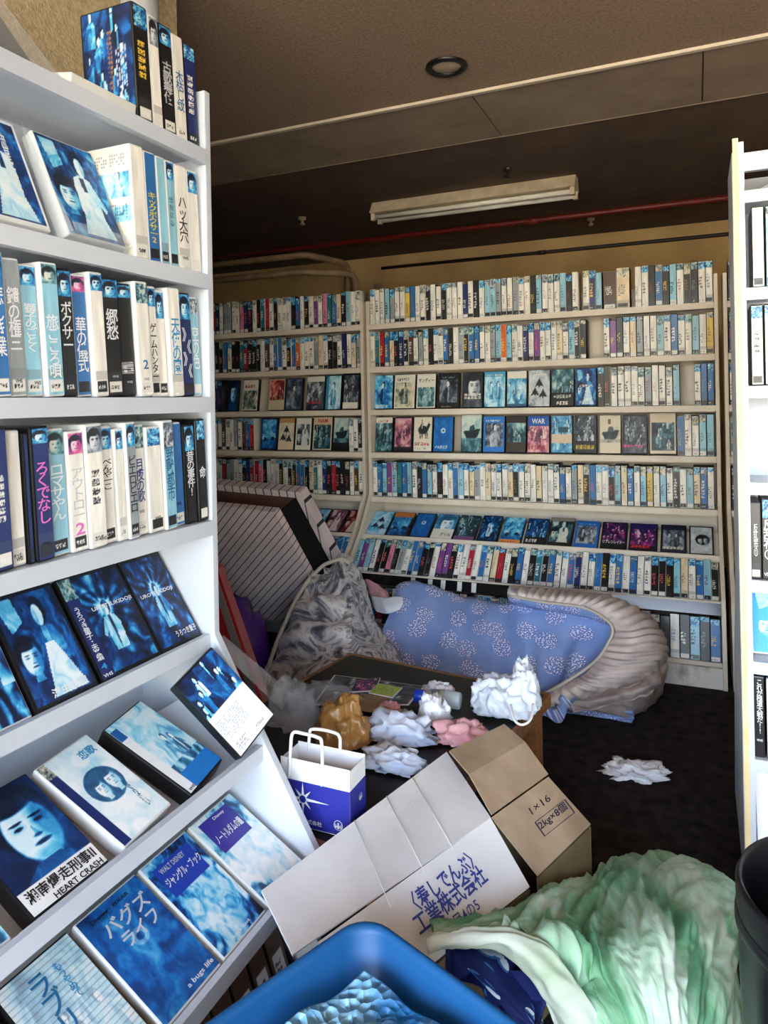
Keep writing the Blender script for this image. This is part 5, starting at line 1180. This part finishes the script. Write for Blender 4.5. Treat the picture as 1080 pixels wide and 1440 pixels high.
# paper carrier bag
br_, bl_ = P(493, 1180, z=TT), P(408, 1158, z=TT)
ux = (br_ - bl_); ux.z = 0; bw = .158; ux.normalize(); bh = .135
bo = br_ - ux * bw; ba = math.atan2(ux.y, ux.x); bd = .07
pbg = empty('paper_bag', Matrix.Translation((bo.x, bo.y, TT)) @ Matrix.Rotation(ba, 4, 'Z'), 'white and blue paper carrier bag with a white star sun emblem', 'paper bag')
th = .0012
blu = .092
def face(nm, mat, x0, y0, x1, y1, z0, z1, m=None): return MB().box((min(x0, x1), min(y0, y1), z0), (max(x0, x1), max(y0, y1), z1)).build(nm, M[mat], pbg)
face('front_panel', 'paper_white', 0, 0, bw, th, 0, bh); face('back_panel', 'paper_white', 0, bd, bw, bd + th, 0, bh)
face('side_gusset', 'paper_white', bw - th, th, bw, bd, 0, bh * .97); face('side_gusset', 'paper_white', 0, th, th, bd, 0, bh * .97); face('bag_base', 'paper_white', th, th, bw - th, bd, 0, th)
face('blue_print', 'paper_blue', .0, -.0008, bw, -.0002, .002, blu); face('blue_print', 'paper_blue', bw + .0002, 0, bw + .0008, bd, .002, blu)
star = MB(); cx_, cz_ = .052, .058; pts = []
for k in range(16):
    a = math.pi * k / 8 + .2; r = (.034 if k % 4 == 0 else .026) if k % 2 == 0 else .0085
    if k == 0: r = .062
    pts.append((cx_ + r * math.cos(a - .2), -.0016, cz_ + r * math.sin(a - .2)))
for k in range(16): star.quad([(cx_, -.0016, cz_), pts[k], pts[(k + 1) % 16]])
star.build('star_emblem', M['ink_white'], pbg)
disc = MB()
disc.quad([(cx_ + .0075 * math.cos(2 * math.pi * k / 20), -.0022, cz_ + .0075 * math.sin(2 * math.pi * k / 20)) for k in range(20)]); disc.build('star_centre', M['paper_blue'], pbg)
lettering('lettering', '株式会社', Matrix.Translation((.050, -.0018, .010)), .045, .0095, M['ink_white'], pbg)
def emblem(M_):
    mb = MB(); n = 24
    for k in range(n):
        a, b = 2 * math.pi * k / n, 2 * math.pi * (k + 1) / n; mb.quad([M_ @ Vector((r * math.cos(t), 0, r * math.sin(t))) for r, t in ((.010, a), (.010, b), (.0088, b), (.0088, a))])
    for s in (-1, 1):
        for k in range(4): mb.quad([M_ @ Vector(p) for p in ((0, 0, -.004 + k * .0005), (s * .0085, 0, .0045 - k * .0032), (s * .0078, 0, .0025 - k * .0032))])
    mb.quad([M_ @ Vector(p) for p in ((-.0022, 0, -.007), (.0022, 0, -.007), (.0014, 0, .005), (-.0014, 0, .005))])
    mb.build('bird_emblem', M['ink_white'], pbg)
emblem(Matrix.Translation((.132, -.0018, .022)))
emblem(Matrix.Translation((bw + .0014, .045, .062)) @ Matrix.Rotation(math.pi / 2, 4, 'Z') @ Matrix.Scale(.7, 4))
for yy, hh in ((-.004, .055), (bd + .003, .03)):
    hpts = resample(np.array([(.022, yy, bh - .035), (.028, yy - .002, bh + .02), (.034, yy - .002, bh + hh), (.06, yy - .003, bh + hh + .004), (.092, yy - .003, bh + hh + .002), (.1, yy - .002, bh + hh - .006), (.1, yy, bh + .01), (.098, yy, bh - .04)]), 40)
    mb = MB(); prev = None
    for p in hpts:
        mb.v += [(p[0], p[1] - .0016, p[2]), (p[0], p[1] + .0016, p[2])]
    n = len(hpts)
    mb2 = MB().tube([tuple(p) for p in hpts], .0035, 6); mb2.build('handle', M['paper_white'], pbg, True)

# ------------------------------------------------------------------ cardboard box
cb = empty('cardboard_box', (-.40, 1.36, 0), 'torn cardboard box with white printed side and spread flaps, before the low table', 'cardboard box')
def board(nm, quad, mat, t=.004, up=None):
    ps = [Vector(p) - cb.location for p in quad]; n = (ps[1] - ps[0]).cross(ps[-1] - ps[0]).normalized()
    if n.z > 0: n = -n
    return MB().prism(ps, n * t).build(nm, M[mat], cb)
zE = .385
E0, E1_, E2 = P(445, 1326, z=zE), P(690, 1150, z=zE), P(771, 1092, z=zE)
S1, S2 = P(745, 1247, z=.30), P(831, 1159, z=.30)
def on_plane(px, py, a, b, c):
    n = (b - a).cross(c - a); r = ray(px, py); o_ = Vector((0, 0, CAMH)); t = n.dot(a - o_) / n.dot(r); return o_ + r * t
S0, S1b = on_plane(600, 1362, E0, E1_, S1), on_plane(757, 1231, E1_, E2, S2)
tear = [E0, P(500, 1292, z=zE), P(530, 1277, z=zE), P(560, 1252, z=zE), P(610, 1212, z=zE), E1_]
board('printed_side', [E0, E1_, S1, S0], 'card_white')
gap = (E2 - E1_) * .02
board('brown_side', [E1_ + gap, E2, S2, S1b], 'kraft')
F0, F1 = P(368, 1252, z=.425), P(628, 1057, z=.425)
zf = Vector((0, 0, .003))
board('white_flap', [F0, F1, E1_ + zf * .4, P(412, 1342, z=.392)], 'card_white')
G0, G1 = P(632, 1061, z=.44), P(709, 1023, z=.44)
mid0, mid1 = (G0 * .5 + (E1_ + gap) * .5), (G1 * .5 + E2 * .5)
lift = Vector((0, 0, .022))
board('brown_flap', [G0 + lift * .4, G1 + lift * .4, mid1 + lift, mid0 + lift], 'kraft'); board('brown_flap', [mid0 + lift, mid1 + lift, E2 + zf * 2, E1_ + gap + zf * 2], 'kraft')
def wall_down(nm, a, b, mat, zlo=.003):
    quad = [a, b, Vector((b.x, b.y, zlo)), Vector((a.x, a.y, zlo))]; ps = [p - cb.location for p in quad]
    d = Vector((a.y - b.y, b.x - a.x, 0)).normalized() * .004
    return MB().prism(ps, d).build(nm, M[mat], cb)
dn = Vector((0, 0, -.006))
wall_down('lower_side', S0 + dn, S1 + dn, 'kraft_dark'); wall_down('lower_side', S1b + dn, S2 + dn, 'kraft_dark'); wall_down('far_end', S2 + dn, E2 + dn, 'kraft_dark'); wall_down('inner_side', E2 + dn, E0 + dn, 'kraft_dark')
# corrugation creases on the flap
fa = F1 - F0; fb = (E0 - F0)
for t in (.42, .60, .76):
    a = F0 + fa * t + Vector((0, 0, .0012)); b = a + (E1_ - F1) * 1.0 * .96
    MB().tube([a - cb.location, (a + b) / 2 - cb.location, b - cb.location], .0009, 6).build('crease', M['card_white'], cb, True)
# lettering on the printed side
def text_on(quad, items, mat):
    tl, tr, bl = [Vector(p) for p in quad]; rx = (tr - tl).normalized(); upv = (tl - bl); upv = (upv - rx * upv.dot(rx)).normalized(); n = upv.cross(rx); n = -n if n.z < 0 else n
    for s, q, w, h, mt, bold in items:
        o_ = Vector(q) + n * .0016 - cb.location; fr_ = Matrix(((rx.x, -n.x, upv.x, o_.x), (rx.y, -n.y, upv.y, o_.y), (rx.z, -n.z, upv.z, o_.z), (0, 0, 0, 1)))
        lettering('lettering', s, fr_, w, h, M[mt], cb, False, bold)
wp = lambda px, py: on_plane(px, py, E0, E1_, S1)
def wd(p, q): return (wp(*p) - wp(*q)).length
text_on((E0, E1_, S0), [('〈寿しでんぶ〉', wp(588, 1284), wd((588, 1284), (672, 1222)), .033, 'ink_blue', .02), ('工業株式会社', wp(592, 1318), wd((592, 1318), (692, 1246)), .034, 'ink_blue', .02), ('二丁目4の5', wp(620, 1327), wd((620, 1327), (680, 1284)), .020, 'ink_blue', .01)], 'ink_blue')
bp = lambda px, py: on_plane(px, py, E1_, E2, S2)
def bdst(p, q): return (bp(*p) - bp(*q)).length
text_on((E1_, E2, S1b), [('1×16', bp(748, 1146), bdst((748, 1146), (775, 1126)), .014, 'ink_black', 0), ('2kg×8個', bp(762, 1170), bdst((762, 1170), (800, 1140)), .020, 'ink_dark', .01)], 'ink_dark')
fq = [bp(*q) for q in ((751, 1157), (794, 1124), (808, 1143), (765, 1177))]
nn = (fq[1] - fq[0]).cross(fq[3] - fq[0]).normalized(); nn = nn if nn.z > 0 else -nn
mb = MB()
for k in range(4):
    a, b = fq[k] + nn * .0016, fq[(k + 1) % 4] + nn * .0016; c_ = (sum(fq, Vector()) / 4); mb.quad([p - cb.location for p in (a, b, b + (c_ - b) * .06, a + (c_ - a) * .06)])
mb.build('stamp_frame', M['ink_dark'], cb)

# ------------------------------------------------------------------ blue bin with bubble wrap
BZ = .45
cA = P(515, 1280, z=BZ); dl = P(300, 1430, z=BZ) - cA; dr = P(735, 1440, z=BZ) - cA
dr.z = 0; dr.normalize(); dl = Vector((dr.y, -dr.x, 0)) if Vector((dr.y, -dr.x, 0)).dot(dl) > 0 else Vector((-dr.y, dr.x, 0))
BWd, BLn = .345, .42
bm0 = Matrix.Translation(cA) ; 
bn = empty('plastic_bin', Vector((cA.x, cA.y, 0)) + dr * BWd / 2 + dl * BLn / 2, 'blue rectangular plastic bin with rolled rim, bubble wrap inside', 'bin')
def rrect(inset, z, rad=.05, n=7):
    out = []; x0, x1, y0, y1 = inset, BWd - inset, inset, BLn - inset; r = max(rad - inset * .3, .02)
    for cx_, cy_, a0 in ((x0 + r, y0 + r, math.pi), (x1 - r, y0 + r, 1.5 * math.pi), (x1 - r, y1 - r, 0), (x0 + r, y1 - r, .5 * math.pi)):
        for k in range(n):
            a = a0 + k / (n - 1) * math.pi / 2; x, y = cx_ + r * math.cos(a), cy_ + r * math.sin(a)
            w = Vector((cA.x, cA.y, 0)) + dr * x + dl * y; out.append((w.x - bn.location.x, w.y - bn.location.y, z))
    return out
def loft(rings, nm, mat, parent):
    mb = MB(); n = len(rings[0])
    for r in rings: mb.v += r
    for i in range(len(rings) - 1):
        for j in range(n): mb.f.append((i * n + j, i * n + (j + 1) % n, (i + 1) * n + (j + 1) % n, (i + 1) * n + j)); mb.m.append(0)
    mb.f.append(tuple(range(n - 1, -1, -1))); mb.m.append(0); k = (len(rings) - 1) * n; mb.f.append(tuple(range(k, k + n))); mb.m.append(0)
    return mb.build(nm, M[mat], parent, True)
loft([rrect(.045, .002), rrect(.04, .006), rrect(.016, BZ - .05), rrect(.014, BZ - .03), rrect(.0, BZ - .026), rrect(-.002, BZ - .006), rrect(.002, BZ), rrect(.009, BZ - .001), rrect(.012, BZ - .010), rrect(.019, BZ - .06), rrect(.024, BZ - .064), rrect(.048, .012)], 'bin_shell', 'bin_blue', bn)
# bubble wrap filling the lower part
mb = MB(); n = 46
def wpos(x, y, z): w = Vector((cA.x, cA.y, 0)) + dr * x + dl * y; return Vector((w.x, w.y, z))
ctrl = []
for i in range(6):
    ctrl.append([wpos(.056 + (BWd - .112) * j / 5, .056 + (BLn - .112) * i / 5, .420 + .035 * nz(i * .9, j * .8, 4) + .01 * (j / 5)) for j in range(6)])
o = patch('bubble_wrap', ctrl, 60, 50, M['bubble'], None, .385, lambda a, b, u, v: (.02 * nz(a * 14, b * 14, 1) + .006 * nz(a * 60, b * 60, 2)) * min(1, 8 * u * (1 - u)) * min(1, 8 * v * (1 - v)), 1.0, .016, True); tag(o, 'glossy pale blue bubble wrap inside the blue bin', 'bubble wrap')

# ------------------------------------------------------------------ green sheet, navy cloth
BOXL = [(S0, S1), (S1b, S2), (S2, E2)]; BOXC = (S0 + S1 + S2 + E2 + E0) / 5
def off_box(q, gap):
    """cloth lies on or against the cardboard box, never inside it"""
    p = Vector(q); ds = []
    for a, b in BOXL:
        n = Vector((b.y - a.y, a.x - b.x, 0)).normalized(); n = n if n.dot(BOXC - a) < 0 else -n
        ds.append(((p - a).dot(n), n))
    dmax, n = max(ds, key=lambda t: t[0])
    if dmax > gap: return q
    nn = (E1_ - E0).cross(S1 - E0) if (p - S1).dot((E2 - E0)) < 0 else (E2 - E1_).cross(S2 - E1_); o_ = E0 if (p - S1).dot((E2 - E0)) < 0 else E1_
    zt = o_.z - (nn.x * (p.x - o_.x) + nn.y * (p.y - o_.y)) / nn.z + gap
    if p.z >= zt: return q
    if zt - p.z < gap - dmax: p.z = zt
    else: p = p + n * (gap - dmax)
    return tuple(p)
gs = empty('bed_sheet', (0.0, 1.25, 0), 'crumpled green and white bed sheet heaped on the carpet', 'sheet')
def d_green(lu, lv, u, v):
    q = lv * .9 + lu * .65; f = 1 - 2 * abs(nz(q * 17 + 1.5 * nz(lv * 5, lu * 4, 8), (lu - lv) * 2.5, 2)); f2 = 1 - 2 * abs(nz(q * 34 + 2, (lu - lv) * 5, 6))
    return .017 * f + .009 * f2 + .02 * nz(lv * 6 + lu * 2, lu * 5, 11) + .003 * nz(lv * 50, lu * 50, 5)
G = [[(612, 1318, None, .335), (690, 1304, None, .315), (770, 1272, None, .262), (830, 1250, None, .205), (880, 1226, None, .15), (930, 1212, None, .14), (985, 1222, None, .13), (1030, 1255, None, .10)],
     [(622, 1322, None, .36), (712, 1311, None, .35), (785, 1286, None, .30), (842, 1270, None, .25), (892, 1250, None, .26), (938, 1236, None, .26), (990, 1246, None, .24), (1032, 1275, None, .20)],
     [(715, 1312, None, .36), (765, 1320, None, .34), (820, 1322, None, .29), (870, 1315, None, .30), (915, 1305, None, .30), (960, 1300, None, .28), (1000, 1302, None, .26), (1034, 1315, None, .22)],
     [(790, 1365, None, .23), (820, 1368, None, .26), (860, 1370, None, .28), (900, 1368, None, .29), (940, 1362, None, .28), (975, 1358, None, .26), (1008, 1358, None, .24), (1038, 1365, None, .20)],
     [(845, 1440, None, .20), (870, 1440, None, .23), (900, 1440, None, .25), (930, 1438, None, .25), (960, 1432, None, .24), (990, 1428, None, .22), (1016, 1425, None, .20), (1040, 1425, None, .17)],
     [(870, 1530, None, .10), (895, 1530, None, .12), (920, 1530, None, .13), (945, 1525, None, .13), (970, 1520, None, .12), (998, 1515, None, .11), (1022, 1510, None, .10), (1045, 1505, None, .08)]]
Gr = rows(G); back = [Vector((p.x + .02, p.y + .10, .008)) if k_ >= 4 else Vector((p.x + .004, p.y + .008, p.z - .02)) for k_, p in enumerate(Gr[0])]
patch('sheet_body', [back] + Gr, 150, 170, M['sheet_green'], gs, .012, d_green, 1.0, .003, fix=off_box)
Ed = rows([[(606, 1322, None, .37), (660, 1310, None, .375), (715, 1313, None, .375), (762, 1330, None, .35), (802, 1375, None, .30), (850, 1445, None, .22), (880, 1530, None, .14)],
           [(600, 1330, None, .37), (655, 1320, None, .38), (706, 1324, None, .38), (744, 1343, None, .36), (778, 1385, None, .31), (815, 1450, None, .225), (840, 1540, None, .14)],
           [(600, 1328, None, .34), (650, 1322, None, .345), (698, 1332, None, .345), (732, 1356, None, .325), (760, 1396, None, .28), (790, 1460, None, .18), (815, 1545, None, .10)]])
patch('turned_edge', Ed, 30, 130, M['sheet_edge'], gs, .008, lambda a, b, u, v: .010 * (1 - 2 * abs(nz(a * 30 + b * 4, b * 5, 3))) + .006 * nz(b * 30, a * 20, 3), fix=off_box)
nv_ = rows([[(625, 1325, None, .315), (690, 1330, None, .315), (730, 1352, None, .30), (765, 1392, None, .25)],
            [(640, 1342, None, .325), (684, 1352, None, .33), (718, 1375, None, .31), (758, 1418, None, .26)],
            [(668, 1372, None, .315), (700, 1388, None, .315), (725, 1410, None, .30), (768, 1455, None, .24)],
            [(720, 1432, None, .28), (742, 1442, None, .27), (765, 1465, None, .25), (800, 1510, None, .19)]])
o = patch('navy_cloth', nv_, 40, 40, M['navy_floral'], None, .05, lambda a, b, u, v: .012 * nz(b * 10, a * 10, 3), 1.0, .003, fix=off_box); tag(o, 'navy cloth with small white flowers between the blue bin and green sheet', 'cloth')

# ------------------------------------------------------------------ tissue on the carpet, black bin
p = P(893, 1090, z=0); p.z = .001
tsu = crumple('tissue', p, (.165, .10, .045), M['tissue'], 44, .75, 2.3, 5, .2); tag(tsu, 'crumpled white tissue lying alone on the dark carpet', 'tissue')
bc = Vector((.178, 1.08, 0))
kb = empty('trash_can', bc, 'tall black ribbed plastic can beside the green sheet', 'trash can')
mb = MB(); n = 72; prof = [(.118, .0), (.122, .02), (.135, .50), (.136, .54), (.140, .552), (.141, .585), (.137, .595), (.131, .588), (.128, .54), (.115, .02), (.001, .018)]
for r, z in prof:
    for j in range(n):
        rr = r + (.004 if (j % 6 < 3 and .02 < z < .52 and r > .12) else 0); mb.v.append((rr * math.cos(2 * math.pi * j / n), rr * math.sin(2 * math.pi * j / n), z))
for i in range(len(prof) - 1):
    for j in range(n): mb.f.append((i * n + j, i * n + (j + 1) % n, (i + 1) * n + (j + 1) % n, (i + 1) * n + j)); mb.m.append(0)
mb.build('can_body', M['bin_black'], kb, True)
mb = MB(); ringmesh(mb, [(.1385, .530), (.1425, .534), (.1425, .544), (.1405, .550)], 60).build('rim_band', M['bin_black'], kb, True)
# brown and clear wrappers next to the rack end panel
o = crumple('clear_bag', P(378, 968, z=.30), (.16, .12, .14), M['film'], 51, .5, 2.2, 4); o.location = (-1.005, 1.655, .3815); tag(o, 'clear crumpled plastic bag at the rack end beside the grey quilt', 'plastic bag')
